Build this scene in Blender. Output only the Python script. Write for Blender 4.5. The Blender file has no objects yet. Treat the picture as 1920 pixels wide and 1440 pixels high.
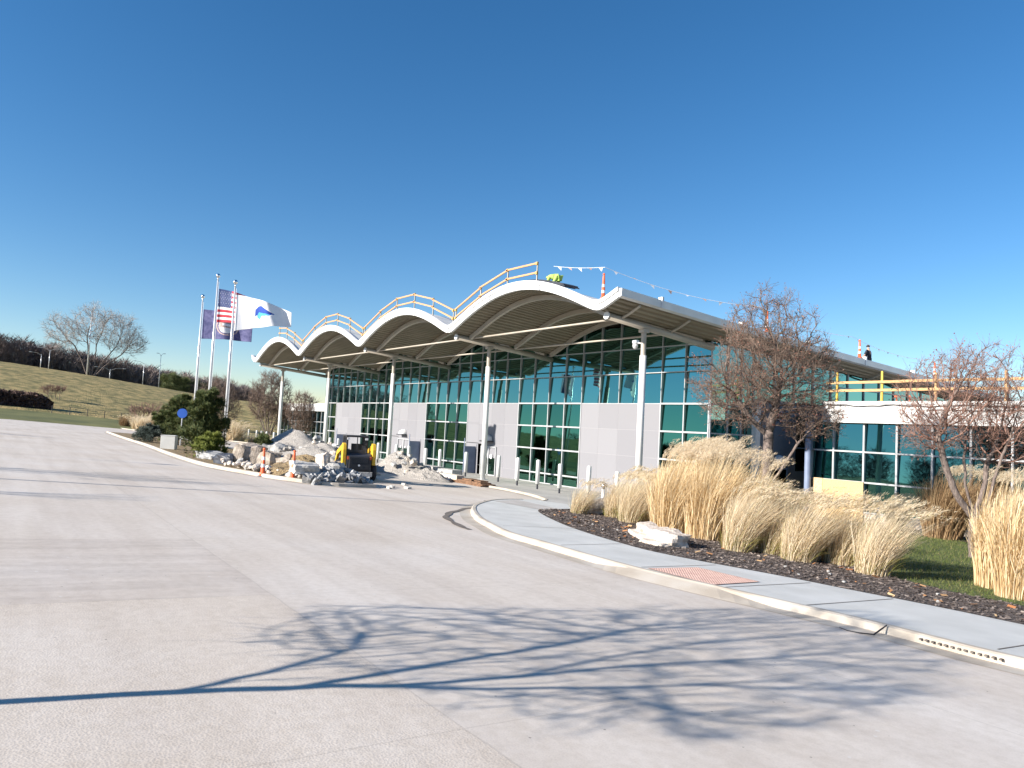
import bpy, bmesh, math, random
from mathutils import Vector, Matrix, noise
import numpy as np
R = random.Random(7)
rad = math.radians
scene = bpy.context.scene
COL = scene.collection

# ------------------------------------------------------------------ camera
cam_d = bpy.data.cameras.new('camera'); cam = bpy.data.objects.new('camera', cam_d); COL.objects.link(cam)
scene.camera = cam
cam_d.sensor_width = 36.0; cam_d.lens = 36.0*1350/1920
cam_d.clip_start = 0.1; cam_d.clip_end = 4000
CR = Vector((.58339, .81065, .05)); CF = Vector((-.81193, .58055, .06103))
CR.normalize(); CU = CR.cross(CF); CU.normalize(); CF = CU.cross(CR)
m = Matrix((( CR.x, CU.x, -CF.x, 0), (CR.y, CU.y, -CF.y, 0), (CR.z, CU.z, -CF.z, 3.677), (0, 0, 0, 1)))
cam.matrix_world = m

# ------------------------------------------------------------------ light
SUN_EL = rad(23.5)
SD = Vector((.1607*math.cos(SUN_EL), .987*math.cos(SUN_EL), -math.sin(SUN_EL)))   # direction the light travels
sun_d = bpy.data.lights.new('sun', 'SUN'); sun = bpy.data.objects.new('sun', sun_d); COL.objects.link(sun)
sun_d.energy = 4.2; sun_d.angle = rad(0.5); sun_d.color = (1.0, .93, .84)
sun.rotation_euler = SD.to_track_quat('-Z', 'Y').to_euler()
world = bpy.data.worlds.new("World"); scene.world = world; world.use_nodes = True
wn = world.node_tree.nodes; wl = world.node_tree.links
bg = wn['Background']; sky = wn.new('ShaderNodeTexSky'); sky.sky_type = 'NISHITA'; sky.sun_disc = False
sky.sun_elevation = SUN_EL; sky.sun_rotation = math.atan2(-SD.x, -SD.y)
sky.altitude = 300; sky.air_density = 1.0; sky.dust_density = 0.1; sky.ozone_density = 3.0
hs = wn.new('ShaderNodeHueSaturation'); hs.inputs['Saturation'].default_value = 1.27; hs.inputs['Hue'].default_value = .4985
wl.new(sky.outputs[0], hs.inputs['Color']); tn = wn.new('ShaderNodeMix'); tn.data_type='RGBA'; tn.blend_type='MULTIPLY'; tn.inputs[0].default_value=1; tn.inputs[7].default_value=(1.0,.955,.98,1)
wl.new(hs.outputs[0], tn.inputs[6]); wl.new(tn.outputs[2], bg.inputs[0]); bg.inputs[1].default_value = 0.064
scene.view_settings.view_transform = 'Standard'; scene.view_settings.look = 'None'
scene.view_settings.exposure = 1.35; scene.view_settings.gamma = 1.0
scene.render.engine = 'CYCLES'

# ------------------------------------------------------------------ helpers
def link(o, parent=None):
    COL.objects.link(o)
    if parent: o.parent = parent
    return o
def tag(o, label=None, cat=None, group=None, kind=None):
    if label: o['label'] = label
    if cat: o['category'] = cat
    if group: o['group'] = group
    if kind: o['kind'] = kind
    return o
def empty(name, loc=(0,0,0), rz=0, label=None, cat=None, group=None):
    o = bpy.data.objects.new(name, None); link(o); o.location = loc; o.rotation_euler = (0,0,rz)
    return tag(o, label, cat, group)
def copy_tree(o, parent=None):
    c = o.copy(); link(c)
    if parent: c.parent = parent
    for ch in [x for x in COL.objects if x.parent == o]:
        copy_tree(ch, c)
    return c

class MB:
    def __init__(s): s.v=[]; s.f=[]; s.sm=False
    def quad(s, a,b,c,d):
        n=len(s.v); s.v += [tuple(a),tuple(b),tuple(c),tuple(d)]; s.f.append((n,n+1,n+2,n+3))
    def poly(s, pts):
        n=len(s.v); s.v += [tuple(p) for p in pts]; s.f.append(tuple(range(n,n+len(pts))))
    def box(s, x0,x1,y0,y1,z0,z1, M=None):
        n=len(s.v)
        P=[(x0,y0,z0),(x1,y0,z0),(x1,y1,z0),(x0,y1,z0),(x0,y0,z1),(x1,y0,z1),(x1,y1,z1),(x0,y1,z1)]
        if M is not None: P=[tuple(M @ Vector(p)) for p in P]
        s.v+=P
        for q in ((0,3,2,1),(4,5,6,7),(0,1,5,4),(1,2,6,5),(2,3,7,6),(3,0,4,7)): s.f.append(tuple(n+i for i in q))
        return s
    def prism(s, prof, d0, d1, axis=1, M=None):
        # prof: 2D polygon; extruded along axis (1: prof is (x,z); 0: prof is (y,z); 2: prof is (x,y))
        def mk(p,d):
            q = {1:(p[0],d,p[1]),0:(d,p[0],p[1]),2:(p[0],p[1],d)}[axis]
            return tuple(M @ Vector(q)) if M is not None else q
        n=len(s.v); k=len(prof)
        s.v += [mk(p,d0) for p in prof]+[mk(p,d1) for p in prof]
        s.f.append(tuple(range(n,n+k))); s.f.append(tuple(range(n+2*k-1,n+k-1,-1)))
        for i in range(k): j=(i+1)%k; s.f.append((n+i,n+k+i,n+k+j,n+j))
        return s
    def tube(s, pts, rs, k=8, caps=True):
        pts=[Vector(p) for p in pts]
        if not hasattr(rs,'__len__'): rs=[rs]*len(pts)
        n=len(s.v); up=None
        for i,p in enumerate(pts):
            a=pts[max(i-1,0)]; b=pts[min(i+1,len(pts)-1)]; t=(b-a)
            if t.length<1e-9: t=Vector((0,0,1))
            t.normalize()
            if up is None:
                up=Vector((0,0,1)) if abs(t.z)<.9 else Vector((1,0,0))
            u=t.cross(up)
            if u.length<1e-6: u=t.orthogonal()
            u.normalize(); w=u.cross(t); up=w
            for j in range(k):
                a_=2*math.pi*j/k; q=p+u*(rs[i]*math.cos(a_))+w*(rs[i]*math.sin(a_)); s.v.append((q.x,q.y,q.z))
        for i in range(len(pts)-1):
            for j in range(k):
                j2=(j+1)%k; s.f.append((n+i*k+j,n+i*k+j2,n+(i+1)*k+j2,n+(i+1)*k+j))
        if caps and k>3:
            s.f.append(tuple(n+j for j in range(k))[::-1]); e=n+(len(pts)-1)*k; s.f.append(tuple(e+j for j in range(k)))
        return s
    def cyl(s, x,y,z0,z1,r,k=14,r2=None):
        return s.tube([(x,y,z0),(x,y,z1)],[r,r if r2 is None else r2],k)
    def lathe(s, cx,cy,prof,k=16,M=None):
        n=len(s.v)
        for (r,z) in prof:
            for j in range(k):
                a=2*math.pi*j/k; q=(cx+r*math.cos(a),cy+r*math.sin(a),z)
                if M is not None: q=tuple(M @ Vector(q))
                s.v.append(q)
        for i in range(len(prof)-1):
            for j in range(k):
                j2=(j+1)%k; s.f.append((n+i*k+j,n+i*k+j2,n+(i+1)*k+j2,n+(i+1)*k+j))
        s.f.append(tuple(n+j for j in range(k))[::-1]); e=n+(len(prof)-1)*k; s.f.append(tuple(e+j for j in range(k)))
        return s
    def build(s, name, mat, parent=None, smooth=False, bevel=0):
        me=bpy.data.meshes.new(name); me.from_pydata(s.v,[],s.f); me.update()
        if smooth:
            me.polygons.foreach_set('use_smooth',[True]*len(me.polygons))
        if mat: me.materials.append(mat)
        o=bpy.data.objects.new(name,me); link(o,parent)
        if bevel:
            b=o.modifiers.new('bevel','BEVEL'); b.width=bevel; b.segments=2; b.limit_method='ANGLE'
        return o

# ------------------------------------------------------------------ materials
def newmat(name):
    m=bpy.data.materials.new(name); m.use_nodes=True; n=m.node_tree.nodes; l=m.node_tree.links
    return m,n,l,n['Principled BSDF']
def rgba(c): return (c[0],c[1],c[2],1)
def ramp(n, stops):
    r=n.new('ShaderNodeValToRGB'); e=r.color_ramp.elements
    e[0].position=stops[0][0]; e[0].color=rgba(stops[0][1]); e[1].position=stops[-1][0]; e[1].color=rgba(stops[-1][1])
    for p,c in stops[1:-1]:
        x=e.new(p); x.color=rgba(c)
    return r
def noisy(name, c1, c2, scale=3, rough=.8, metal=0, bump=0, bscale=40, detail=6, sx=(1,1,1), mid=None, spec=.5, lo=.35, hi=.65, bdist=.02):
    m,n,l,b=newmat(name)
    tc=n.new('ShaderNodeTexCoord'); mp=n.new('ShaderNodeMapping'); mp.inputs['Scale'].default_value=sx
    l.new(tc.outputs['Object'],mp.inputs[0])
    t=n.new('ShaderNodeTexNoise'); t.inputs['Scale'].default_value=scale; t.inputs['Detail'].default_value=detail
    l.new(mp.outputs[0],t.inputs[0])
    st=[(lo,c1),(hi,c2)] if mid is None else [(lo,c1),((lo+hi)/2,mid),(hi,c2)]
    r=ramp(n,st); l.new(t.outputs[0],r.inputs[0]); l.new(r.outputs[0],b.inputs['Base Color'])
    b.inputs['Roughness'].default_value=rough; b.inputs['Metallic'].default_value=metal
    b.inputs['Specular IOR Level'].default_value=spec
    if bump:
        t2=n.new('ShaderNodeTexNoise'); t2.inputs['Scale'].default_value=bscale; t2.inputs['Detail'].default_value=5
        l.new(mp.outputs[0],t2.inputs[0]); bp=n.new('ShaderNodeBump'); bp.inputs['Strength'].default_value=bump; bp.inputs['Distance'].default_value=bdist
        l.new(t2.outputs[0],bp.inputs['Height']); l.new(bp.outputs[0],b.inputs['Normal'])
    return m
def island(name, stops, rough=.7, trans=0):
    m,n,l,b=newmat(name)
    g=n.new('ShaderNodeNewGeometry'); r=ramp(n,stops); l.new(g.outputs['Random Per Island'],r.inputs[0])
    l.new(r.outputs[0],b.inputs['Base Color']); b.inputs['Roughness'].default_value=rough
    b.inputs['Specular IOR Level'].default_value=.25
    if trans:
        t=n.new('ShaderNodeBsdfTranslucent'); l.new(r.outputs[0],t.inputs[0]); mx=n.new('ShaderNodeMixShader'); mx.inputs[0].default_value=trans
        l.new(b.outputs[0],mx.inputs[1]); l.new(t.outputs[0],mx.inputs[2]); l.new(mx.outputs[0],n['Material Output'].inputs[0])
    return m

def concrete_road():
    m,n,l,b=newmat('road_concrete')
    tc=n.new('ShaderNodeTexCoord'); O=tc.outputs['Object']
    def N(scale,detail=6,sx=None,rot=0,rough=.5):
        t=n.new('ShaderNodeTexNoise'); t.inputs['Scale'].default_value=scale; t.inputs['Detail'].default_value=detail; t.inputs['Roughness'].default_value=rough
        if sx or rot:
            mp=n.new('ShaderNodeMapping'); mp.inputs['Scale'].default_value=sx or (1,1,1); mp.inputs['Rotation'].default_value=(0,0,rot)
            l.new(O,mp.inputs[0]); l.new(mp.outputs[0],t.inputs[0])
        else: l.new(O,t.inputs[0])
        return t.outputs[0]
    def math_(op,a,b_=None,c=None):
        x=n.new('ShaderNodeMath'); x.operation=op
        for i,v in enumerate((a,b_,c)):
            if v is None: continue
            if isinstance(v,(int,float)): x.inputs[i].default_value=v
            else: l.new(v,x.inputs[i])
        return x.outputs[0]
    def mix(f,a,b_,mode='MIX'):
        x=n.new('ShaderNodeMix'); x.data_type='RGBA'; x.blend_type=mode
        if isinstance(f,(int,float)): x.inputs[0].default_value=f
        else: l.new(f,x.inputs[0])
        for i,v in ((6,a),(7,b_)):
            if isinstance(v,tuple): x.inputs[i].default_value=rgba(v)
            else: l.new(v,x.inputs[i])
        return x.outputs[2]
    base=ramp(n,[(.3,(.55,.49,.425)),(.5,(.59,.535,.475)),(.7,(.615,.57,.52))]); l.new(N(.35,5),base.inputs[0])
    c=base.outputs[0]
    # dragged tyre dust: long streaks in several directions
    s1=ramp(n,[(.42,(1,1,1)),(.66,(.91,.90,.89))]); l.new(N(1.2,4,(.12,1.6,1),.25),s1.inputs[0]); c=mix(.8,c,s1.outputs[0],'MULTIPLY')
    s2=ramp(n,[(.45,(1,1,1)),(.7,(.9,.89,.89))]); l.new(N(1.0,4,(.1,2.2,1),-.5),s2.inputs[0]); c=mix(.7,c,s2.outputs[0],'MULTIPLY')
    s3=ramp(n,[(.35,(.92,.90,.88)),(.6,(1.03,1.02,1.02))]); l.new(N(9,6),s3.inputs[0]); c=mix(.7,c,s3.outputs[0],'MULTIPLY')
    # coarse exposed aggregate in the near slab
    vor=n.new('ShaderNodeTexVoronoi'); vor.inputs['Scale'].default_value=55; l.new(O,vor.inputs[0])
    ag=ramp(n,[(0,(.62,.60,.58)),(.35,(.98,.96,.94)),(.8,(1.12,1.1,1.06))]); l.new(vor.outputs['Distance'],ag.inputs[0])
    sep=n.new('ShaderNodeSeparateXYZ'); l.new(O,sep.inputs[0]); X=sep.outputs[0]; Y=sep.outputs[1]
    near=math_('MULTIPLY',math_('GREATER_THAN',X,-9.0),math_('LESS_THAN',Y,2.95))
    c=mix(math_('ADD',math_('MULTIPLY',near,.35),.28),c,ag.outputs[0],'MULTIPLY')
    c=mix(math_('MULTIPLY',near,1.0),c,mix(1.0,c,(.985,.975,.96),'MULTIPLY'))
    # dirty wheel polished slab left of the joint
    dk=math_('MULTIPLY',math_('LESS_THAN',X,-9.0),math_('GREATER_THAN',X,-13.4)); dk=math_('MULTIPLY',dk,math_('LESS_THAN',Y,2.95))
    ds=ramp(n,[(.35,(.85,.84,.84)),(.65,(.97,.96,.96))]); l.new(N(1.6,5,(3,.35,1),0),ds.inputs[0]); c=mix(dk,c,mix(1.0,c,ds.outputs[0],'MULTIPLY'))
    # saw cut joints on a 4.5 m grid, wobbling slightly
    wob=math_('MULTIPLY',math_('SUBTRACT',N(1.5,3),.5),.06)
    def joint(v,off):
        f=math_('FRACT',math_('DIVIDE',math_('ADD',math_('ADD',v,wob),off),4.5)); d=math_('MINIMUM',f,math_('SUBTRACT',1.0,f))
        return math_('LESS_THAN',d,.0022)
    j=math_('MAXIMUM',joint(X,9.0),joint(Y,-2.95))
    c=mix(math_('MULTIPLY',j,.16),c,(.16,.14,.12))
    # white flecks and dark specks
    v2=n.new('ShaderNodeTexVoronoi'); v2.inputs['Scale'].default_value=2.3; l.new(O,v2.inputs[0])
    c=mix(math_('MULTIPLY',math_('LESS_THAN',v2.outputs['Distance'],.045),.6),c,(.62,.6,.58))
    v3=n.new('ShaderNodeTexVoronoi'); v3.inputs['Scale'].default_value=3.7; v3.inputs['Randomness'].default_value=1; l.new(O,v3.inputs[0])
    c=mix(math_('MULTIPLY',math_('LESS_THAN',v3.outputs['Distance'],.04),.6),c,(.1,.09,.08))
    l.new(c,b.inputs['Base Color']); b.inputs['Roughness'].default_value=.85; b.inputs['Specular IOR Level'].default_value=.3
    h=math_('ADD',math_('MULTIPLY',vor.outputs['Distance'],math_('ADD',math_('MULTIPLY',near,.6),.15)),math_('MULTIPLY',N(60,5),.6))
    bp=n.new('ShaderNodeBump'); bp.inputs['Strength'].default_value=.22; bp.inputs['Distance'].default_value=.008; l.new(h,bp.inputs['Height']); l.new(bp.outputs[0],b.inputs['Normal'])
    return m

def glass_mat(name, tint, rough=.02, wav=.012):
    m,n,l,b=newmat(name)
    b.inputs['Metallic'].default_value=1; b.inputs['Roughness'].default_value=rough
    tc=n.new('ShaderNodeTexCoord'); t=n.new('ShaderNodeTexNoise'); t.inputs['Scale'].default_value=.7; t.inputs['Detail'].default_value=2; l.new(tc.outputs['Object'],t.inputs[0])
    bp=n.new('ShaderNodeBump'); bp.inputs['Strength'].default_value=wav; bp.inputs['Distance'].default_value=.15; l.new(t.outputs[0],bp.inputs['Height']); l.new(bp.outputs[0],b.inputs['Normal'])
    g=n.new('ShaderNodeNewGeometry'); r=ramp(n,[(0,tuple(x*.86 for x in tint)),(1,tuple(x*1.1 for x in tint))]); l.new(g.outputs['Random Per Island'],r.inputs[0]); l.new(r.outputs[0],b.inputs['Base Color'])
    return m

M={}
M['road']=concrete_road()
M['walk']=noisy('sidewalk_concrete',(.49,.49,.465),(.57,.57,.545),1.2,.85,bump=.3,bscale=120,bdist=.01)
M['walk_tan']=noisy('ramp_concrete',(.40,.37,.34),(.48,.45,.42),1.2,.85,bump=.3,bscale=120,bdist=.01)
M['kerb']=noisy('kerb_concrete',(.37,.32,.26),(.47,.43,.375),1.4,.85,bump=.4,bscale=90,mid=(.44,.39,.325),bdist=.01)
M['plaza']=noisy('plaza_concrete',(.36,.345,.32),(.45,.43,.40),.8,.85,bump=.2,bscale=80)
M['mulch']=noisy('mulch',(.085,.066,.058),(.21,.17,.155),22,.95,bump=1,bscale=30,bdist=.08,mid=(.08,.06,.05))
M['chips']=island('mulch_chips',[(0,(.06,.045,.038)),(.5,(.13,.105,.092)),(.9,(.21,.175,.155)),(1,(.36,.30,.25))],.95)
M['leaflitter']=island('leaf_litter',[(0,(.30,.12,.05)),(.6,(.42,.22,.10)),(1,(.50,.36,.20))],.9)
M['lawn']=noisy('lawn_turf',(.085,.11,.03),(.16,.175,.06),6,.95,bump=.8,bscale=60,bdist=.04,mid=(.055,.085,.022))
M['blade']=island('lawn_blades',[(0,(.07,.10,.025)),(.6,(.13,.165,.045)),(.9,(.20,.20,.08)),(1,(.36,.28,.14))],.8,.3)
M['field']=noisy('field_turf',(.13,.12,.035),(.42,.31,.12),.35,.95,bump=1,bscale=2.5,bdist=.5,mid=(.27,.215,.08),detail=14,sx=(1,1.6,2),lo=.34,hi=.66)
M['greenlawn']=noisy('mown_lawn_turf',(.085,.095,.025),(.17,.165,.05),.2,.95,bump=.6,bscale=4,bdist=.1)
M['white']=noisy('white_paint',(.66,.66,.65),(.76,.76,.75),2,.45)
M['column']=noisy('column_paint',(.62,.62,.60),(.72,.72,.70),2,.4)
M['soffit']=noisy('deck_soffit',(.20,.17,.12),(.25,.215,.155),.6,.6)
M['rib']=noisy('rib_paint',(.38,.34,.28),(.45,.405,.34),1,.5)
M['rooftop']=noisy('roof_membrane',(.55,.55,.53),(.68,.68,.66),.8,.7)
M['gutter']=noisy('gutter_metal',(.58,.59,.60),(.66,.67,.68),1,.4,metal=.15)
M['panel']=island('silver_panel',[(0,(.205,.204,.220)),(.5,(.222,.221,.237)),(1,(.238,.237,.253))],.5)
M['panel_back']=noisy('joint_backing',(.33,.325,.34),(.37,.365,.38),2,.8)
M['alu']=noisy('window_aluminium',(.34,.35,.36),(.42,.43,.44),2,.4)
M['glass']=glass_mat('teal_reflective_glass',(.15,.335,.30))
M['glass2']=glass_mat('lower_green_glass',(.08,.22,.16))
M['wingglass']=glass_mat('dark_wing_glass',(.075,.20,.20))
M['doorglass']=glass_mat('door_glass',(.07,.16,.12))
M['fin']=noisy('blue_grey_metal',(.16,.20,.30),(.20,.25,.36),2,.5)
M['stucco']=noisy('white_stucco',(.52,.52,.51),(.66,.66,.65),1.5,.85,bump=.2,bscale=60,detail=8)
M['dark']=noisy('black_rubber',(.015,.015,.018),(.03,.03,.035),3,.7)
M['darkmetal']=noisy('charcoal_metal',(.025,.027,.035),(.05,.053,.065),2,.45)
M['yellow']=noisy('yellow_paint',(.62,.36,.02),(.72,.44,.03),3,.5)
M['ypost']=noisy('yellow_post_paint',(.55,.36,.04),(.72,.50,.08),12,.7)
M['lumber']=noisy('pine_lumber',(.42,.24,.10),(.56,.36,.18),5,.8,sx=(1,8,8))
M['railwood']=noisy('orange_lumber',(.52,.25,.11),(.64,.34,.17),5,.8,sx=(1,6,6))
M['osb']=noisy('chipboard',(.42,.27,.11),(.68,.49,.26),26,.85,detail=4,sx=(1,1,2.5),mid=(.57,.39,.19))
M['osb2']=noisy('chipboard_pale',(.58,.40,.20),(.70,.50,.28),10,.85)
M['orange']=noisy('orange_plastic',(.78,.10,.03),(.86,.16,.05),4,.5)
M['reflect']=noisy('reflective_white',(.72,.72,.74),(.82,.82,.84),6,.4)
M['limestone']=noisy('limestone',(.42,.34,.27),(.70,.64,.57),5,.9,bump=.6,bscale=18,mid=(.60,.52,.44),detail=9,bdist=.04)
M['rock']=noisy('tan_rock',(.20,.165,.13),(.42,.36,.30),4,.9,bump=.7,bscale=12,detail=9,bdist=.06)
M['greyrock']=noisy('broken_concrete',(.30,.295,.28),(.54,.52,.49),5,.9,bump=.6,bscale=20,detail=8,bdist=.04)
M['bluegrey']=noisy('grey_slate_rubble',(.17,.175,.18),(.38,.38,.38),6,.85,bump=.5,bscale=25,bdist=.03)
M['gravel']=noisy('crushed_gravel',(.30,.27,.24),(.56,.52,.47),14,.95,bump=1,bscale=22,detail=12,mid=(.43,.40,.36),bdist=.15)
M['soil']=noisy('straw_covered_soil',(.16,.11,.06),(.34,.25,.13),9,.95,bump=1,bscale=16,bdist=.1)
M['bark']=noisy('grey_brown_bark',(.10,.075,.065),(.24,.19,.165),9,.95,bump=.8,bscale=20,sx=(3,3,.5),bdist=.03)
M['twig']=noisy('brown_twigs',(.12,.08,.06),(.22,.16,.125),2,.9)
M['twig_red']=noisy('reddish_twigs',(.17,.095,.07),(.30,.18,.14),2,.9)
M['twig_pale']=noisy('pale_twigs',(.36,.34,.33),(.48,.46,.44),2,.9)
M['twig_dark']=noisy('far_brown_twigs',(.14,.11,.105),(.25,.205,.19),.05,.95)
M['bud']=island('dried_leaves_and_buds',[(0,(.13,.05,.035)),(.6,(.25,.10,.07)),(1,(.36,.22,.16))],.9)
M['needle']=island('pine_needles',[(0,(.025,.04,.012)),(.5,(.055,.08,.024)),(.85,(.10,.12,.035)),(1,(.18,.16,.05))],.7)
M['needle_y']=island('yellow_green_needles',[(0,(.07,.10,.015)),(1,(.20,.22,.04))],.7)
M['needle_b']=island('bluish_spruce_needles',[(0,(.02,.035,.03)),(1,(.07,.09,.075))],.7)
M['fount']=island('fountain_grass_blades',[(0,(.44,.32,.18)),(.4,(.68,.56,.39)),(.85,(.84,.75,.58)),(1,(.50,.46,.22))],.8,.4)
M['fount_g']=island('green_grass_base',[(0,(.16,.17,.035)),(.6,(.30,.28,.08)),(1,(.46,.36,.16))],.8,.3)
M['misc']=island('tall_grass_blades',[(0,(.42,.28,.13)),(.35,(.68,.52,.30)),(.8,(.84,.70,.46)),(1,(.90,.80,.60))],.75,.4)
M['plume']=island('seed_plumes',[(0,(.54,.42,.27)),(.5,(.70,.58,.41)),(1,(.82,.72,.56))],.9,.4)
M['brownbush']=island('russet_grass',[(0,(.16,.09,.045)),(.6,(.32,.21,.11)),(1,(.48,.35,.2))],.85,.2)
M['steel']=noisy('pole_aluminium',(.60,.61,.62),(.70,.71,.72),2,.3,metal=.35)
M['silver']=noisy('polished_silver',(.75,.75,.75),(.8,.8,.8),2,.15,metal=1)
M['tactile']=noisy('tactile_brick_red',(.50,.32,.26),(.60,.41,.34),6,.8)
M['bluesign']=noisy('blue_sign',(.02,.10,.45),(.03,.12,.5),2,.5)
M['skin']=noisy('skin',(.45,.26,.18),(.5,.3,.21),4,.6)
M['lime']=noisy('lime_vest',(.30,.46,.08),(.42,.58,.16),4,.7)
M['navy']=noisy('navy_cloth',(.012,.014,.022),(.025,.028,.04),4,.9)
M['jeans']=noisy('grey_cloth',(.12,.13,.15),(.17,.18,.2),4,.9)
M['hair']=noisy('brown_hair',(.03,.02,.015),(.06,.04,.03),6,.8)
M['tar']=noisy('dark_stain',(.11,.09,.075),(.17,.145,.125),5,.9)
M['fwhite']=noisy('flag_white',(.74,.74,.76),(.80,.80,.82),2,.8)
M['fred']=noisy('flag_red',(.50,.03,.05),(.58,.05,.07),2,.8)
M['fblue']=noisy('flag_blue',(.03,.05,.15),(.045,.07,.2),2,.8)
M['fstate']=noisy('flag_faded_blue',(.04,.045,.14),(.13,.13,.27),3,.8)
M['fseal']=noisy('seal_gold',(.40,.30,.28),(.55,.42,.38),9,.8)
M['fblue2']=noisy('emblem_dark_blue',(.01,.05,.32),(.015,.07,.38),2,.8)
M['fblue3']=noisy('emblem_light_blue',(.06,.32,.72),(.08,.38,.8),2,.8)
M['brownboard']=noisy('weathered_boards',(.12,.065,.035),(.24,.13,.07),6,.8)
M['greyblock']=noisy('grey_blocks',(.36,.34,.32),(.46,.44,.42),4,.9)

# ------------------------------------------------------------------ ground
def GZ(x,y):
    if y>45: return -.81
    if y>-60: return 1.62-.054*y
    t=min(1,(-60-y)/130); return 4.86+9*t*t*(3-2*t)
def gp(x,y,dz=0): return (x,y,GZ(x,y)+dz)
ys=[-420,-300,-240,-190,-170,-150,-130,-110,-90,-75,-60,-30,0,20,45,80,150,300,700]; xs=[-900,-500,-300,-200,-150,-100,-50,0,50,100,200,400,800]
b=MB(); nx=len(xs)
for y in ys:
    for x in xs: b.v.append((x,y,GZ(x,y)))
for i in range(len(ys)-1):
    for j in range(nx-1): b.f.append((i*nx+j,i*nx+j+1,(i+1)*nx+j+1,(i+1)*nx+j))
tag(b.build('ground',M['field'],smooth=True),kind='structure')

def catmull(P, n=6):
    out=[]; Q=[P[0]]+list(P)+[P[-1]]
    for i in range(1,len(Q)-2):
        p0,p1,p2,p3=[Vector((q[0],q[1])) for q in Q[i-1:i+3]]
        for k in range(n):
            t=k/n; out.append(.5*((2*p1)+(p2-p0)*t+(2*p0-5*p1+4*p2-p3)*t*t+(3*p1-p0-3*p2+p3)*t**3))
    out.append(Vector((P[-1][0],P[-1][1]))); return [(q.x,q.y) for q in out]
def offset(P, d):
    out=[]
    for i,p in enumerate(P):
        a=P[max(0,i-1)]; c=P[min(len(P)-1,i+1)]; t=Vector((c[0]-a[0],c[1]-a[1])); t.normalize()
        out.append((p[0]-t.y*d,p[1]+t.x*d))
    return out
def sheet(name, pts, mat, dz, kind='structure', thick=.0):
    b=MB(); bm=bmesh.new()
    vs=[bm.verts.new((p[0],p[1],GZ(p[0],p[1])+dz)) for p in pts]; f=bm.faces.new(vs)
    if f.normal.z<0 or True:
        f.normal_update()
        if f.normal.z<0: f.normal_flip()
    if thick:
        r=bmesh.ops.extrude_face_region(bm,geom=[f])
        for v in [g for g in r['geom'] if isinstance(g,bmesh.types.BMVert)]: v.co.z-=thick
        bmesh.ops.recalc_face_normals(bm,faces=bm.faces)
    bmesh.ops.triangulate(bm,faces=[f for f in bm.faces if len(f.verts)>4])
    me=bpy.data.meshes.new(name); bm.to_mesh(me); bm.free(); me.materials.append(mat)
    o=bpy.data.objects.new(name,me); link(o); tag(o,kind=kind); return o

sheet('road',[(60,-12),(60,30),(-60,30),(-92,22),(-103,16.5),(-110,15),(-118,12.5),(-119,8),(-114,2),(-106,-3),(-100,-12)],M['road'],.02)
def kerb(name, line, side, h=.13, w=.16, pan=.35, ramp_=None, mat=None):
    # line: face line; side=+1 -> back is to the left of travel direction
    b=MB(); pts=catmull(line,5)
    rows=[]
    offs=[(-pan*side,.026),(0*side,.032),(.03*side,h-.02),(.07*side,h),(w*side,h),(w*side,-.1)]
    O=[offset(pts,o[0]) for o in offs]
    for i in range(len(pts)):
        k=1.0
        if ramp_:
            x=pts[i][0]; k=0.0
            for (a,c) in [ramp_]:
                d=max(a-x, x-c, 0); k=min(1,d/.9)
        row=[]
        for j,o in enumerate(offs):
            q=O[j][i]; z=o[1] if j!=1 else o[1]*k+(h-.03)*(1-k)
            row.append((q[0],q[1],GZ(q[0],q[1])+z))
        rows.append(row)
    n=len(b.v); k=len(offs)
    for r in rows: b.v+=r
    for i in range(len(rows)-1):
        for j in range(k-1): b.f.append((n+i*k+j,n+(i+1)*k+j,n+(i+1)*k+j+1,n+i*k+j+1))
    o=b.build(name,mat or M['kerb'],smooth=False); tag(o,kind='structure'); return o
near_face=[(6,12.1),(0,10.9),(-3.5,10.25),(-4.5,10.2),(-5.4,10.2),(-6.7,10.05),(-8.0,9.85),(-9.3,9.72),(-10.9,9.78),(-12.5,9.92),(-14.0,10.05),(-15.6,10.6),(-17.2,11.25),(-19.4,12.5),(-21.0,13.7),(-22.7,15.4),(-23.5,16.6),(-23.9,17.8)]
kr=kerb('kerb',near_face,-1,h=.15,ramp_=(-9.6,-7.7))
back=offset(catmull(near_face,5),-.16)
mul=[(6,14.6),(0,13.6),(-3,13.25),(-4.49,13.15),(-5.38,13.1),(-6.18,13.01),(-7.05,12.85),(-8.24,12.7),(-9.1,12.51),(-9.99,12.29),(-11.0,12.13),(-11.9,12.18),(-13.72,12.6),(-15.67,13.26),(-18.06,14.4),(-19.6,15.4),(-20.2,16.6)]
mulc=catmull(mul,4)
sheet('sidewalk',back+[(-24.0,18.6),(-21.0,19.4)]+mulc[::-1],M['walk'],.135)
# score lines of the sidewalk
b=MB()
for (x,y0,y1,dx) in ((-1.2,11.2,13.3,.15),(-3.9,10.55,13.1,.1),(-6.4,10.3,12.85,.05),(-7.75,10.1,12.6,.0),(-9.55,9.98,12.2,-.05),(-12.1,10.15,12.15,-.2),(-15.2,10.8,12.9,.3),(-18.2,12.2,14.25,.9)):
    a=gp(x,y0,.141); c=gp(x+dx,y1,.141); b.quad(a,(a[0]+.022,a[1],a[2]),(c[0]+.022,c[1],c[2]),c)
tag(b.build('pavement_joint',M['tar']),kind='structure')
# tan ramp slab near the plaza
sheet('ramp_slab',[(-22.3,15.4),(-19.6,15.55),(-20.3,16.8),(-23.4,17.3)],M['walk_tan'],.142)
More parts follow.
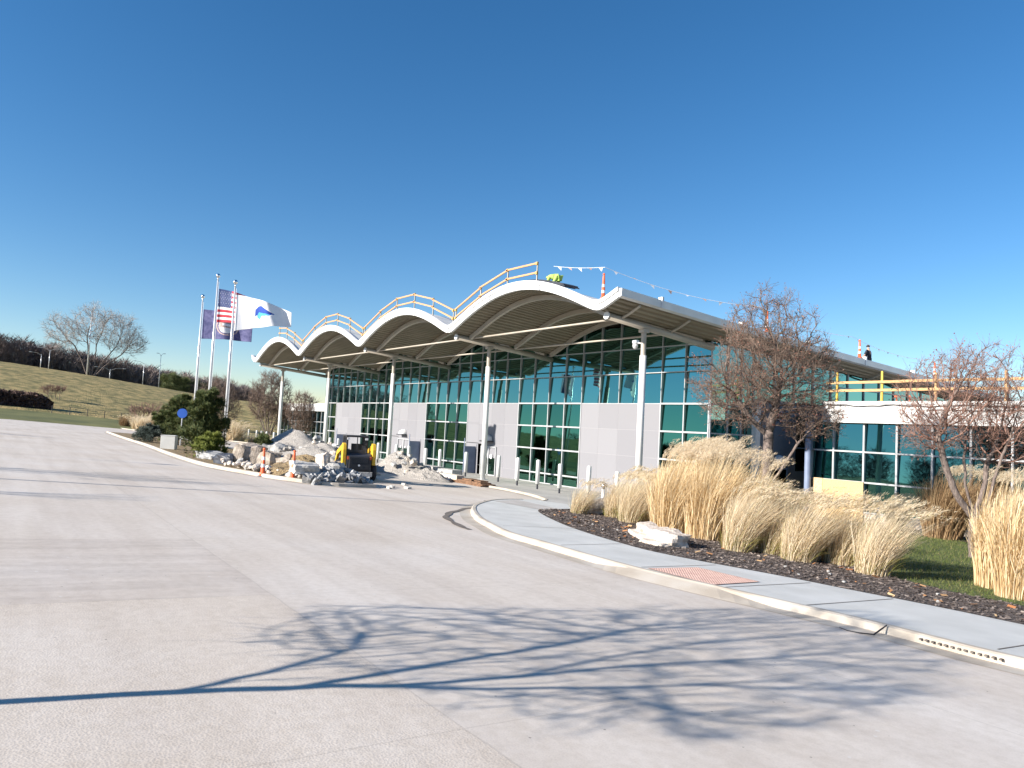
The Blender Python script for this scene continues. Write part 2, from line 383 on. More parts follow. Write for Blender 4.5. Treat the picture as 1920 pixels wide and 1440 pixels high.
# kerb inlet slots
b=MB()
for i in range(13):
    x=-3.72-i*.078; y=10.2+.0; b.box(x-.016-.004*(i%3),x+.016,y-.035,y+.03,GZ(x,y)+.083,GZ(x,y)+.100)
o=b.build('drain_slot',M['tar']); o.parent=kr
# crack in the kerb
b=MB(); b.tube([gp(-5.12,10.22,.155),gp(-5.14,10.1,.1),gp(-5.16,9.95,.035),gp(-5.3,9.84,.03),gp(-5.45,9.80,.028),gp(-5.6,9.86,.028)],[.008,.012,.012,.010,.008,.004],5)
o=b.build('crack',M['dark']); o.parent=kr
# tactile paving panel with domes
tp=[(-9.40,9.98),(-9.35,11.35),(-7.97,11.38),(-7.90,9.98)]
b=MB(); b.poly([gp(x,y,.148) for x,y in tp])
for i in range(22):
    for j in range(21):
        x=-9.3+i*.063; y=10.05+j*.062; z=GZ(x,y)+.148; r=.018; n=len(b.v)
        for (rr,zz) in ((r,0),(r*.6,.006)):
            for q in range(6): b.v.append((x+rr*math.cos(q*1.047),y+rr*math.sin(q*1.047),z+zz))
        for q in range(6): b.f.append((n+q,n+(q+1)%6,n+6+(q+1)%6,n+6+q))
        b.f.append(tuple(n+6+q for q in range(6)))
tag(b.build('tactile_paving',M['tactile']),label='red tactile warning panel set in the sidewalk at the kerb ramp',cat='tactile paving')
# planting bed and lawn on the right
bed=[(-20.0,16.8)]+mulc[::-1][1:-1]+[(6,16.5),(0,15.6),(-4,15.3),(-6.5,15.4),(-7.9,15.9),(-8.6,17.2),(-10.5,17.6),(-13.6,18.4),(-16.5,22),(-19.5,24),(-21,20.5)]
sheet('mulch_bed',bed,M['mulch'],.14)
sheet('lawn',[(-21,22),(-20.5,35.9),(8,35.9),(8,15.0),(-5,15.0),(-9,16.0),(-14,17.5)],M['lawn'],.12)
sheet('back_bed',[(-24,30.2),(-22.2,35.9),(8,35.9),(8,33.6),(-10,32.6),(-15,31.6),(-19,29),(-21,28)],M['mulch'],.15)
# plaza in front of the building
pk=[(-80,21.6),(-60,21.6),(-40,21.7),(-36,21.7),(-32.1,21.55),(-30.0,21.45),(-27.5,20.95),(-25.8,20.3),(-24.6,19.6),(-23.9,18.9)]
kerb('plaza_kerb',pk,1,h=.13,pan=.3)
pb=offset(catmull(pk,5),.16)
sheet('plaza',pb+[(-20.8,19.3),(-21,30.0),(-24.2,38),(-25,38),(-80,38)],M['plaza'],.115)
# tar stain arc in the roadway
b=MB(); arc=catmull([(-23.6,15.9),(-22.4,15.35),(-20.9,13.7),(-19.9,12.5),(-18.7,11.3),(-17.6,10.55),(-16.3,10.05),(-15.2,9.75)],6)
N_=len(arc)
L1=[offset(arc,.06+.05*math.sin(i*.9)) for i in range(1)][0]; 
L1=[offset(arc,.05+.07*abs(math.sin(i*.55)))[i] for i in range(N_)]; L2=[offset(arc,-.04-.08*abs(math.sin(i*.43+1)))[i] for i in range(N_)]
for i in range(N_-1): b.quad(gp(*L1[i],.034),gp(*L1[i+1],.034),gp(*L2[i+1],.034),gp(*L2[i],.034))
tag(b.build('tar_stain',M['tar']),kind='structure')

# mulch chips, fallen leaves, lawn blades (uncountable)
def pip(x,y,P):
    c=False; j=len(P)-1
    for i in range(len(P)):
        if (P[i][1]>y)!=(P[j][1]>y) and x<(P[j][0]-P[i][0])*(y-P[i][1])/(P[j][1]-P[i][1])+P[i][0]: c=not c
        j=i
    return c
def scatter(name, poly, count, mat, dz, size, flat=True, label=None, cat=None, seed=1):
    r=random.Random(seed); b=MB(); xs_=[p[0] for p in poly]; ys_=[p[1] for p in poly]; k=0
    while k<count:
        x=r.uniform(max(min(xs_),-22),min(max(xs_),2)); y=r.uniform(min(ys_),max(ys_))
        if not pip(x,y,poly): continue
        k+=1; s=size*r.uniform(.5,1.5); a=r.uniform(0,6.28); z=GZ(x,y)+dz
        if flat:
            u=Vector((math.cos(a)*s,math.sin(a)*s,r.uniform(-.3,.3)*s)); w=Vector((-math.sin(a)*s*.35,math.cos(a)*s*.35,r.uniform(-.25,.25)*s)); p=Vector((x,y,z+s*.3))
            b.quad(p-u-w,p+u-w,p+u+w,p-u+w)
        else:
            u=Vector((math.cos(a)*.006,math.sin(a)*.006,0)); t=Vector((r.uniform(-.4,.6)*s,r.uniform(-.4,.4)*s,s)); p=Vector((x,y,z))
            n=len(b.v); b.v+=[tuple(p-u),tuple(p+u),tuple(p+t)]; b.f.append((n,n+1,n+2))
    return tag(b.build(name,mat),label=label,cat=cat,kind='stuff')
scatter('mulch_chips',bed,22000,M['chips'],.145,.028,seed=2)
scatter('fallen_leaves',bed,260,M['leaflitter'],.15,.05,seed=3)
scatter('lawn_grass',[(-17,20),(-16,33),(-8,33.5),(-4,24),(-4,15.3),(-7,15.6),(-9,16.8),(-14,18)],36000,M['blade'],.12,.07,flat=False,seed=4)

# ------------------------------------------------------------------ hill to the left
CR_T=[(-1.3,.045),(-.5,.055),(-.1,.050),(0,.046),(.087,.038),(.147,.0303),(.167,.0283),(.206,.0233),(.26,.018),(.4,.0125),(.7,.006),(1.3,.002)]
def crest(az):
    for (a,t),(c,u) in zip(CR_T,CR_T[1:]):
        if az<=c: return t+(u-t)*(az-a)/(c-a)
    return .002
def hill_z(az,r):
    x=-r*math.cos(az); y=r*math.sin(az); zb=GZ(x,y)-.3; zc=3.68+232*crest(az)
    t=(r-112)/120
    if r<116: zb+=.33*(r-111)/5
    else: zb+=.33
    if t<=1:
        t=max(0,t); s=t**1.25*(1-t)+(1-(1-t)**1.5)*t
        z=zb+(zc-zb)*s
        z+=.25*noise.noise(Vector((x*.05,y*.05,0)))*min(1,t*4)
    else: z=zc-(r-232)*.02
    return z
b=MB(); na=90; rr=[112,116,121,127,134,142,150,160,170,180,190,200,210,218,226,232,240,260,300,380,520]
for i in range(na):
    az=-1.3+2.6*i/(na-1)
    for r in rr: b.v.append((-r*math.cos(az),r*math.sin(az),hill_z(az,r)))
k=len(rr)
for i in range(na-1):
    for j in range(k-1): b.f.append((i*k+j,(i+1)*k+j,(i+1)*k+j+1,i*k+j+1))
tag(b.build('hill',M['field'],smooth=True),kind='structure')
b=MB(); lr=[112.5,116,120,124,127.5]; azs=[-.6+.95*i/40 for i in range(41)]
for az in azs:
    for r in lr: b.v.append((-r*math.cos(az),r*math.sin(az),hill_z(az,r)+.08))
for i in range(40):
    for j in range(4): b.f.append((i*5+j,(i+1)*5+j,(i+1)*5+j+1,i*5+j+1))
tag(b.build('mown_lawn',M['greenlawn'],smooth=True),kind='structure')
def hp(az,r,dz=0): return (-r*math.cos(az),r*math.sin(az),hill_z(az,r)+dz)

# ------------------------------------------------------------------ bare trees
def grow(b, r, p, d, length, rad0, level, maxl, spread, up, tips, nseg=4, droop=0, minr=.004):
    pts=[Vector(p)]; rs=[rad0]; d=Vector(d).normalized()
    for i in range(nseg):
        j=Vector((r.gauss(0,1),r.gauss(0,1),r.gauss(0,.7)))*(.08+.025*level)
        d=(d+j+Vector((0,0,up))).normalized(); pts.append(pts[-1]+d*length/nseg); rs.append(max(minr,rad0*(1-.55*(i+1)/nseg)))
    b.tube(pts,rs,7 if level==0 else (5 if level<3 else 3),caps=False)
    if level>=maxl:
        tips.append(pts[-1]); return
    n=2 if level<2 else r.choice((2,2,3))
    for i in range(n+1):
        k=nseg if i<n else r.randint(1,nseg-1)
        q=pts[k]; a=r.uniform(0,6.28); t=(pts[k]-pts[k-1]).normalized(); o=t.orthogonal().normalized(); o=Matrix.Rotation(a,3,t)@o
        ang=spread*r.uniform(.6,1.25)
        nd=t*math.cos(ang)+o*math.sin(ang)
        grow(b,r,q,nd,length*r.uniform(.62,.86),rs[k]*r.uniform(.6,.8),level+1,maxl,spread,up,tips,nseg,droop,minr)
def bare_tree(name, loc, stems, twigmat, maxl, spread, up, label, seed, group=None, scale=1, cat='tree', buds=0, split=2, minr=.004, flatten=None):
    # stems: list of (offset, direction, length, radius)
    root=empty(name,loc,0,label,cat,group); r=random.Random(seed)
    bt=MB(); bc=MB(); tips=[]
    for (off,d,L,ra) in stems:
        pts=[Vector(off)]; rs=[ra*1.25]; dd=Vector(d).normalized()
        for i in range(5):
            dd=(dd+Vector((r.gauss(0,.06),r.gauss(0,.06),.05))).normalized(); pts.append(pts[-1]+dd*L/5); rs.append(ra*(1-.35*(i+1)/5))
        bt.tube(pts,rs,10,caps=False)
        for i in range(4):
            k=5 if i<3 else 3+r.randint(0,1)
            a=i*2.1+r.uniform(0,1); t=(pts[k]-pts[k-1]).normalized(); o=t.orthogonal().normalized(); o=Matrix.Rotation(a,3,t)@o
            ang=spread*r.uniform(.5,1.1); nd=t*math.cos(ang)+o*math.sin(ang)
            grow(bc,r,pts[k],nd,scale*r.uniform(.85,1.1),rs[k]*.68,1,maxl,spread,up,tips,minr=minr)
    bt.build('trunk',M['bark'],root,smooth=True); bc.build('crown',twigmat,root,smooth=True)
    if buds:
        bb=MB()
        for i in range(buds):
            t=r.choice(tips)+Vector((r.gauss(0,.06),r.gauss(0,.06),r.gauss(0,.06))); s=r.uniform(.01,.03)
            u=Vector((r.gauss(0,1),r.gauss(0,1),r.gauss(0,1))).normalized()*s; w=u.orthogonal().normalized()*s*.6
            bb.quad(t-u-w,t+u-w,t+u+w,t-u+w)
        o=bb.build('buds',M['bud'],root); o['kind']='stuff'
    return root

from mathutils.kdtree import KDTree
def crown_tree(name, loc, stems, env, natt, step, twigmat, label, seed, cat='tree', group=None, rmin=.006, twigs=2500, twl=.35, tww=.0035, buds=0, infl=None, power=2.3, att=None, kf=1.15):
    # grown towards random points in a crown envelope; stems: polylines (lists of points); env: [(centre, rx, rz), ...]
    root=empty(name,loc,0,label,cat,group); r=random.Random(seed)
    nodes=[]; par=[]; stemn=set()
    for st in stems:
        prev=-1
        P=[Vector(q[:3]) for q in st]
        if nodes:
            d=min(range(len(nodes)),key=lambda i:(nodes[i]-P[0]).length)
            if (nodes[d]-P[0]).length<step*2: prev=d
        for a,c in zip(P,P[1:]):
            n=max(1,int((c-a).length/step))
            for k in range(n):
                q=a.lerp(c,k/n)+Vector((r.gauss(0,step*.06),r.gauss(0,step*.06),0)); nodes.append(q); par.append(prev); prev=len(nodes)-1; stemn.add(prev)
        nodes.append(P[-1]); par.append(prev); stemn.add(len(nodes)-1)
    A=[]
    if att: A=[Vector(a) for a in att]
    while len(A)<natt:
        c,rx,rz=env[r.randrange(len(env))]; d=Vector((r.gauss(0,1),r.gauss(0,1),r.gauss(0,1))).normalized()*(r.random()**.38)
        q=Vector((c[0]+d.x*rx,c[1]+d.y*rx,c[2]+d.z*rz))
        if noise.noise(q*(1.6/rx))>-.22: A.append(q)
    infl=infl or step*9; kill=step*kf; cnt={}
    for it in range(90):
        kd=KDTree(len(nodes))
        for i,q in enumerate(nodes): kd.insert(q,i)
        kd.balance(); acc={}; keep=[]
        for a in A:
            q,i,d=kd.find(a)
            if d<kill: continue
            keep.append(a)
            if d<infl or it<12: acc[i]=acc.get(i,Vector((0,0,0)))+(a-q).normalized()
        A=keep
        if not acc: break
        for i,v in acc.items():
            if cnt.get(i,0)>=3: continue
            cnt[i]=cnt.get(i,0)+1
            v=v.normalized()
            if par[i]>=0: v=(v+(nodes[i]-nodes[par[i]]).normalized()*.45)
            v=(v+Vector((r.gauss(0,.18),r.gauss(0,.18),r.gauss(0,.14)+.10))).normalized()
            nodes.append(nodes[i]+v*step); par.append(i)
    n=len(nodes); w=[0.0]*n; ch=[[] for _ in range(n)]
    for i in range(n):
        if par[i]>=0: ch[par[i]].append(i)
    order=sorted(range(n),key=lambda i:-i)
    rr=[0]*n
    for i in order:
        t=sum(rr[c]**power for c in ch[i]); rr[i]=max(rmin,t**(1/power)) if t else rmin
    bt=MB(); bc=MB()
    # chains
    starts=[i for i in range(n) if par[i]<0]+[c for i in range(n) for c in sorted(ch[i],key=lambda q:-rr[q])[1:]]
    for s0 in starts:
        pts=[]; rs=[]
        if par[s0]>=0: pts.append(nodes[par[s0]]); rs.append(min(rr[par[s0]]*.9,rr[s0]*1.15))
        i=s0
        while True:
            pts.append(nodes[i]); rs.append(rr[i])
            if not ch[i]: break
            i=max(ch[i],key=lambda q:rr[q])
        mb=bt if s0 in stemn else bc; k=10 if rs[0]>.06 else (6 if rs[0]>.02 else 4)
        if par[s0]<0: rs[0]*=1.35
        mb.tube(pts,rs,k,caps=False)
    tips=[]; cand=[i for i in range(n) if i not in stemn and rr[i]<rmin*3.2]
    for t in range(twigs):
        i=r.choice(cand); q=nodes[i]; d=(q-nodes[par[i]]).normalized(); o=Vector((r.gauss(0,1),r.gauss(0,1),r.gauss(0,1))).normalized()
        d=(d*.8+o*.75+Vector((0,0,.25))).normalized(); L=twl*r.uniform(.4,1.2); e=q+d*L*.5; d2=(d+Vector((r.gauss(0,.3),r.gauss(0,.3),r.gauss(0,.25)+.12))).normalized(); f=e+d2*L*.5
        bc.tube([q,e,f],[tww,tww*.8,tww*.4],3,caps=False); tips.append(f)
        if r.random()<.5: g=e+(d2+o*.6).normalized()*L*.35; bc.tube([e,g],[tww*.7,tww*.3],3,caps=False); tips.append(g)
    bt.build('trunk',M['bark'],root,smooth=True); bc.build('crown',twigmat,root,smooth=True)
    if buds:
        bb=MB()
        for i in range(buds):
            t=r.choice(tips)+Vector((r.gauss(0,.03),r.gauss(0,.03),r.gauss(0,.03))); sz=r.uniform(.012,.028)
            u=Vector((r.gauss(0,1),r.gauss(0,1),r.gauss(0,1))).normalized()*sz; wv=u.orthogonal().normalized()*sz*.6
            bb.quad(t-u-wv,t+u-wv,t+u+wv,t-u+wv)
        o=bb.build('buds',M['bud'],root); o['kind']='stuff'
    return root
# main tree in front of the entrance
V_=lambda a,z,b=0:(a*.584-b*.81,a*.811+b*.584,z)      # a: metres to the side, b: towards the viewer, z: up
crown_tree('bare_tree',(-17.3,25,GZ(-17.3,25)+.1),[[V_(0,0),V_(-.03,1.3),V_(-.02,2.9),V_(.0,3.7)],[V_(0,3.5),V_(-.7,4.1),V_(-1.15,4.7)],[V_(0,1.4),V_(.45,2.2,-.2),V_(.95,3.1,-.3)],[V_(0,3.7),V_(.25,4.7),V_(.35,5.4)]],
    [(V_(-.75,5.8),2.45,2.2),(V_(.1,7.1),2.1,2.5),(V_(1.1,5.9),1.6,1.9),(V_(1.5,4.3,-.3),1.2,1.0),(V_(-1.3,5.2),1.5,1.2)],4200,.16,M['twig'],
    'tall brown bare tree with a low side stem in front of the entrance glass',11,rmin=.0085,power=2.12,twigs=11500,twl=.45,tww=.0055,buds=4500)
crown_tree('bare_tree',(-9.85,24.9,GZ(0,24.9)+.1),[[V_(0,0),V_(-.05,.7),V_(0,1.25)],[V_(0,1.2),V_(-.55,1.9),V_(-.95,2.9),V_(-1.15,3.7)],[V_(0,1.25),V_(-.25,2.1),V_(-.35,3.0)],[V_(0,1.25),V_(.3,2.2),V_(.4,3.0)],[V_(.05,1.2),V_(.2,1.9,-.4),V_(.3,2.8,-.6)]],
    [(V_(-.7,4.8),1.7,1.6),(V_(.3,5.0),1.7,1.8),(V_(.9,4.2),1.5,1.5),(V_(-1.4,4.0),1.0,.9)],3000,.15,M['twig_red'],
    'reddish bare tree with forked trunk standing on the green lawn at the right',23,rmin=.007,power=2.15,twigs=6500,twl=.40,tww=.0042,buds=2000)
# left background trees
def vase(x,y,z0,lab,seed,h,w,stemn=6,tw=1500,mat='twig',step=.42,wd=.012):
    r=random.Random(seed); st=[]
    for i in range(stemn):
        a=i*6.283/stemn+r.uniform(-.3,.3); st.append([(.15*math.cos(a),.15*math.sin(a),0),(w*.10*math.cos(a),w*.10*math.sin(a),h*.16),(w*.22*math.cos(a),w*.22*math.sin(a),h*.34)])
    return crown_tree('bare_tree',(x,y,z0),st,[((0,0,h*.60),w*.46,h*.40),((0,w*.1,h*.42),w*.40,h*.26)],1300,step,M[mat],lab,seed,rmin=wd*1.5,twigs=tw*2,twl=step*2.4,tww=wd*1.3)
vase(-109,33.5,.1,'dense brown multi stemmed bare tree left of the end column',31,10.3,7.0,8,3000)
vase(-128,31,.2,'greyish bare tree seen behind the three flagpoles',37,10.0,7.0,6,1800)
vase(-98,34.5,0,'smaller bare tree between the end column and the far low wing',39,7.0,4.6,5,1300)
crown_tree('bare_tree',hp(.09,231,-.5),[[(0,-.6,0),(0,-2.0,4),(0,-4.0,8)],[(0,.3,0),(0,.9,4),(0,1.0,9)],[(0,.8,0),(0,2.6,4),(0,5.2,8)],[(0,0,0),(0,-.6,5),(1,-1.4,10)],[(0,1,0),(-1,3.6,3.5),(-1,7.5,7)]],
    [((0,-6.5,12),5.5,5),((0,0,14.5),6,5.5),((0,6,13),6,5.5),((0,9,10),4.5,3.5)],1700,.75,M['twig_pale'],'large pale grey bare tree standing alone on the hill crest',41,rmin=.03,twigs=5500,twl=2.0,tww=.022,power=2.5)

# reddish shrubs on the hill foot
for (az,r,h,lab) in ((.055,150,1.6,'reddish bare shrub on the hill above the clipped hedge'),(.152,122,2.3,'wide russet bare shrub behind the tan island grasses'),(.19,124,2.1,'russet bare shrub just left of the dark pine')):
    q=hp(az,r,-.1)
    bare_tree('bare_shrub',q,[((0,i*.5-.5,0),(R.uniform(-.4,.4),R.uniform(-.7,.7),1),h*.5,.05) for i in range(4)],M['twig_red'],4,.55,.02,lab,50+int(r),scale=h*.48,cat='shrub',minr=.02)

# foreground tree behind and left of the camera, casts the big shadow
FX,FY=-6.67,-3.3; FG=GZ(FX,FY)
from_px={}
def fs(x,y,dep=0):   # shadow point on the road -> point of the tree (height along the sun ray), dep = offset along the light's heading
    t=(y-FY)/.987; lat=x-(FX+.1628*(y-FY)); H=max(0,(t-dep))*.382
    return Vector((FX+lat*.987+.16*dep, FY-lat*.16+.987*dep, H+FG-.054*0))
ft=empty('bare_tree',(0,0,0),0,'bare tree beside the camera whose branch shadow falls across the road','tree')
COL.objects.unlink(ft); bpy.data.objects.remove(ft)
rf=random.Random(5)
lines=[[(-6.67,-3.3),(-6.35,-1.5),(-6.1,.19),(-5.92,1.35),(-5.65,2.48),(-5.49,2.93)],
  [(-5.92,1.35),(-6.15,2.0),(-6.5,2.7)],
  [(-5.72,2.2),(-5.85,3.2),(-5.95,3.8),(-6.1,5.0),(-6.4,6.4)],
  [(-5.49,2.93),(-5.35,4.2),(-5.2,5.7),(-4.95,7.2)],
  [(-5.49,2.93),(-5.15,3.7),(-4.85,4.7),(-4.6,5.6)],
  [(-5.35,4.2),(-5.55,5.3),(-5.65,6.5)]]
reg=[(-7.19,1.89),(-8.4,2.7),(-8.3,3.6),(-7.9,4.6),(-7.6,5.9),(-7.3,7.6),(-6.7,9.6),(-5.7,11.4),(-4.4,10.2),(-3.5,8.7),(-3.35,6.6),(-3.6,4.7),(-4.2,3.9),(-5.0,3.3),(-5.7,2.6),(-6.3,2.2)]
att=[]
while len(att)<3600:
    x=rf.uniform(-8.5,-3.2); y=rf.uniform(1.7,11.5)
    if pip(x,y,reg): att.append(fs(x,y,rf.uniform(-.75,.75)))
crown_tree('bare_tree',(0,0,0),[[tuple(fs(*q)) for q in L] for L in lines],[((0,0,0),1,1)],0,.13,M['twig'],'bare tree beside the camera whose branch shadow falls across the road',5,rmin=.0062,twigs=2400,twl=.34,tww=.004,att=att,kf=1.35,power=2.75)
# other things left of the frame whose shadows cross the road
bare_tree('bare_tree',(-28.4,-8.5,GZ(0,-8.5)),[((0,0,0),(0,0,1),2.6,.13)],M['twig'],5,.5,.05,'bare street tree just left of the view, second from the camera',61,scale=1.25)
bare_tree('bare_tree',(-22.5,-10.5,GZ(0,-10.5)),[((0,0,0),(.02,0,1),3.2,.09)],M['twig'],4,.25,.12,'slim upright bare tree left of the view beside the road',63,scale=.9)
bare_tree('bare_tree',(-61.5,-14,GZ(0,-14)),[((0,0,0),(0,0,1),3.4,.16)],M['twig'],5,.5,.05,'bare street tree left of the view, farthest along the road',67,scale=1.4)

# ------------------------------------------------------------------ distant woods (uncountable)
def wood(name, pts, n, hgt, seed, mat, width=12):
    r=random.Random(seed); b=MB()
    for i in range(n):
        t=r.random(); k=t*(len(pts)-1); a=int(k); f=k-a; A=pts[a]; B=pts[min(a+1,len(pts)-1)]
        x=A[0]+(B[0]-A[0])*f+r.uniform(-width,width); y=A[1]+(B[1]-A[1])*f+r.uniform(-width,width)*.4; z=A[2]+(B[2]-A[2])*f
        h=(A[3]+(B[3]-A[3])*f)*hgt*r.uniform(.72,1.1); w=h*.33
        b.tube([(x,y,z-1),(x,y,z+h*.45)],[.11,.05],3,caps=False)
        for q in range(150):
            th=r.uniform(0,6.28); u=r.random()**.5; zz=z+h*(.02+.96*r.random()); rr_=w*u*math.sin(min(1,(zz-z)/h*1.0)*math.pi*.75+.35)
            px=x+rr_*math.cos(th); py=y+rr_*math.sin(th)
            L=r.uniform(.8,1.9); dx=math.cos(th)*.8*L+r.gauss(0,.5); dy=math.sin(th)*.8*L+r.gauss(0,.5); wd=r.uniform(.05,.16)
            n0=len(b.v); a_=r.uniform(0,3.14); b.v+=[(px-wd*math.cos(a_),py-wd*math.sin(a_),zz),(px+wd*math.cos(a_),py+wd*math.sin(a_),zz),(px+dx,py+dy,zz+L)]; b.f.append((n0,n0+1,n0+2))
            b.v+=[(px,py,zz-.06),(px,py,zz+.1),(px+dx*1.2,py-dy*.5,zz+L*.6)]; b.f.append((n0+3,n0+4,n0+5))
    o=b.build(name,mat); return tag(o,kind='stuff')
wp=[]
for az,h in ((-.28,10),(-.1,10),(0,9.3),(.05,8.4),(.09,7.4),(.13,6.8),(.16,6.8),(.2,6.2),(.235,5.8),(.275,5)):
    q=hp(az,262); wp.append((q[0],q[1],q[2],h))
wood('distant_wood',wp,420,1.0,81,M['twig_dark'])
wood('distant_wood',[(-260,-165,12.5,11),(-160,-150,12,10),(-60,-160,12.5,12),(40,-150,12,10),(140,-160,12.5,12)],260,1.0,82,M['twig_dark'],18)

# ------------------------------------------------------------------ hedge, fence and lawn edge to the left
b=MB(); r=random.Random(90)
for i in range(9000):
    t=r.random(); az=-.12+.175*t; rr_=134+r.uniform(-1.2,1.2); hh=2.3*(1-max(0,(t-.93)/.07)*.5); z=r.uniform(0,hh)*(1-.12*abs(rr_-134)); q=Vector(hp(az,rr_,z)); s=.22
    u=Vector((r.gauss(0,1),r.gauss(0,1),r.gauss(0,1))).normalized()*s; w=u.orthogonal().normalized()*s*.4
    b.quad(q-u-w,q+u-w,q+u+w,q-u+w)
M['hedge']=island('dark_hedge_twigs',[(0,(.05,.03,.03)),(1,(.15,.10,.085))],.95)
tag(b.build('clipped_hedge',M['hedge']),label='long dark clipped hedge at the left foot of the hill',cat='hedge')
fe=empty('wire_fence',(0,0,0),0,'thin dark wire fence along the foot of the grassy hill','fence')
for i in range(16):
    az=.055+.018*i; q=hp(az,128); b=MB(); b.cyl(q[0],q[1],q[2],q[2]+1.2,.045,6); b.build('fence_post',M['darkmetal'],fe)
b=MB()
for hgt in (.3,.6,.9,1.15): b.tube([hp(.055+.018*i,128,hgt) for i in range(16)],.018,4)
b.build('wire',M['darkmetal'],fe)

# street lamps on the hill crest
def lamp(name,p,h,arms,lab,hd=1.9,ra=.11,group='street lamps along the hill crest'):
    root=empty(name,p,0,lab,'street lamp',group); b=MB(); b.tube([(0,0,-.5),(0,0,h)],[ra,ra*.55],8); b.build('pole',M['steel'],root,smooth=True)
    for s in arms:
        b=MB(); b.tube([(0,0,h-.3),(0,s*hd*.4,h+.35),(0,s*hd,h+.45)],[.06,.05,.045],6); b.build('arm',M['steel'],root)
        b=MB(); b.box(-.16,.16,s*hd-.32,s*hd+.32,h+.38,h+.54); b.build('lamp_head',M['steel'],root,bevel=.04)
lamp('street_lamp',hp(.087,229),17.5,(1,-1),'tallest grey lamp mast in front of the pale tree',1.2,.2)
lamp('street_lamp',hp(.048,236),5.6,(1,-1),'short double armed street lamp at the left of the crest',2.6)
lamp('street_lamp',hp(.040,236),4.0,(-1,),'short single armed street lamp at the far left of the crest',2.6)
lamp('street_lamp',hp(.111,236),3.0,(1,-1),'low curved double lamp just right of the pale tree',3.6)
lamp('street_lamp',hp(.147,236),6.6,(-1,),'grey street lamp left of the two by the evergreens',2.4)
lamp('street_lamp',hp(.165,234),9.6,(1,-1),'taller street lamp nearest the dark evergreens',.9)
lamp('street_lamp',(-26.6,-16.5,GZ(0,-16.5)),11.8,(-1,),'tall lamp post left of the view whose thin shadow crosses the road',1.6,.10,group='street lamps by the road')
lamp('street_lamp',(-37.9,-12.5,GZ(0,-12.5)),6.4,(1,),'short lamp post left of the view near the road',1.0,.06,group='street lamps by the road')

# ------------------------------------------------------------------ main building
BAY=13.3; JX=[-24.3-BAY*k for k in range(5)]; X0,X1=JX[4]-1.25,JX[0]+1.3
def wave(x):
    t=(x-JX[0])/BAY; s=abs(math.sin(math.pi*t)); e=.13; return ((math.sqrt(s*s+e*e)-e)/(math.sqrt(1+e*e)-e))**.92
AMP=1.72
def zbot(x,y): return 9.27+AMP*wave(x)-(.07*(y-22) if y<30 else .56+.05*(y-30))
YF,YB=22.0,66.0
bld=empty('terminal_building',(0,0,0),0,'long glass and silver panel hall with four white arched roof waves','building')
def strip(mb, prof_a, prof_b):
    n=len(mb.v); k=len(prof_a); mb.v+=prof_a+prof_b
    for i in range(k-1): mb.f.append((n+i,n+i+1,n+k+i+1,n+k+i))
# roof top surface
NX=400; xsr=[X0+(X1-X0)*i/NX for i in range(NX+1)]
b=MB()
yy=[YF+.05,26,30,38,46,56,YB]
for a,c in zip(yy,yy[1:]): strip(b,[(x,a,zbot(x,a)+.33) for x in xsr],[(x,c,zbot(x,c)+.33) for x in xsr])
roof=b.build('roof',M['rooftop'],bld,smooth=True)
# corrugated soffit
b=MB(); pr=[]; per=.30; nrib=int((X1-X0)/per)
for i in range(nrib):
    x=X0+i*(X1-X0)/nrib; w=(X1-X0)/nrib
    for fx,dz in ((0,0),(.36,0),(.46,.085),(.90,.085)): pr.append((x+fx*w,dz))
pr.append((X1,0))
for a,c in ((YF+.12,26),(26,30),(30,38),(38,46),(46,YB)): strip(b,[(x,a,zbot(x,a)+dz) for x,dz in pr],[(x,c,zbot(x,c)+dz) for x,dz in pr])
b.build('soffit',M['soffit'],bld)
# front fascia, two steps
def sweep_fascia(y0,y1,z0,z1,name,mat):
    b=MB(); n=0; k=NX+1
    rows=[[(x,y0,zbot(x,22)+z0) for x in xsr],[(x,y0,zbot(x,22)+z1) for x in xsr],[(x,y1,zbot(x,22)+z1) for x in xsr],[(x,y1,zbot(x,22)+z0) for x in xsr]]
    for q in rows: b.v+=q
    for a in range(4):
        c=(a+1)%4
        for i in range(k-1): b.f.append((a*k+i,a*k+i+1,c*k+i+1,c*k+i))
    for i in (0,k-1): b.f.append((i,k+i,2*k+i,3*k+i))
    return b.build(name,mat,bld,smooth=False)
fa=sweep_fascia(21.96,22.12,-.03,.24,'fascia',M['white'])
fb=sweep_fascia(21.90,22.10,.243,.43,'fascia_cap',M['white']); fb.parent=fa
for k in range(4):
    for f in (.0,.33,.67):
        x=JX[k+1]+f*BAY; b=MB(); b.box(x-.008,x+.008,21.885,21.97,zbot(x,22)-.035,zbot(x,22)+.425); b.build('fascia_joint',M['gutter'],fa)
# side gutter and eave on the right and left edge
for s,x in ((1,X1),(-1,X0)):
    b=MB()
    for a,c in zip([22.0,26,30,38,46,56],[26,30,38,46,56,66]):
        za=zbot(x,a); zc=zbot(x,c); xo=x+.16*s; xi=x-.02*s
        n=len(b.v); b.v+=[(xi,a,za-.04),(xo,a,za+.02),(xo+.03*s,a,za+.36),(xi,a,za+.38),(xi,c,zc-.04),(xo,c,zc+.02),(xo+.03*s,c,zc+.36),(xi,c,zc+.38)]
        for q in ((0,1,5,4),(1,2,6,5),(2,3,7,6),(3,0,4,7)): b.f.append(tuple(n+i for i in q))
        if a==22.0: b.f.append((n,n+1,n+2,n+3))
    g_=b.build('gutter',M['gutter'],bld)
    for y in (24.6,30.5,36.5,42.5,48.5):
        b=MB(); b.box(x+.10*s-.12,x+.10*s+.12,y-.06,y+.06,zbot(x,y)+.0,zbot(x,y)+.52)
        b.build('gutter_bracket',M['white'],g_)
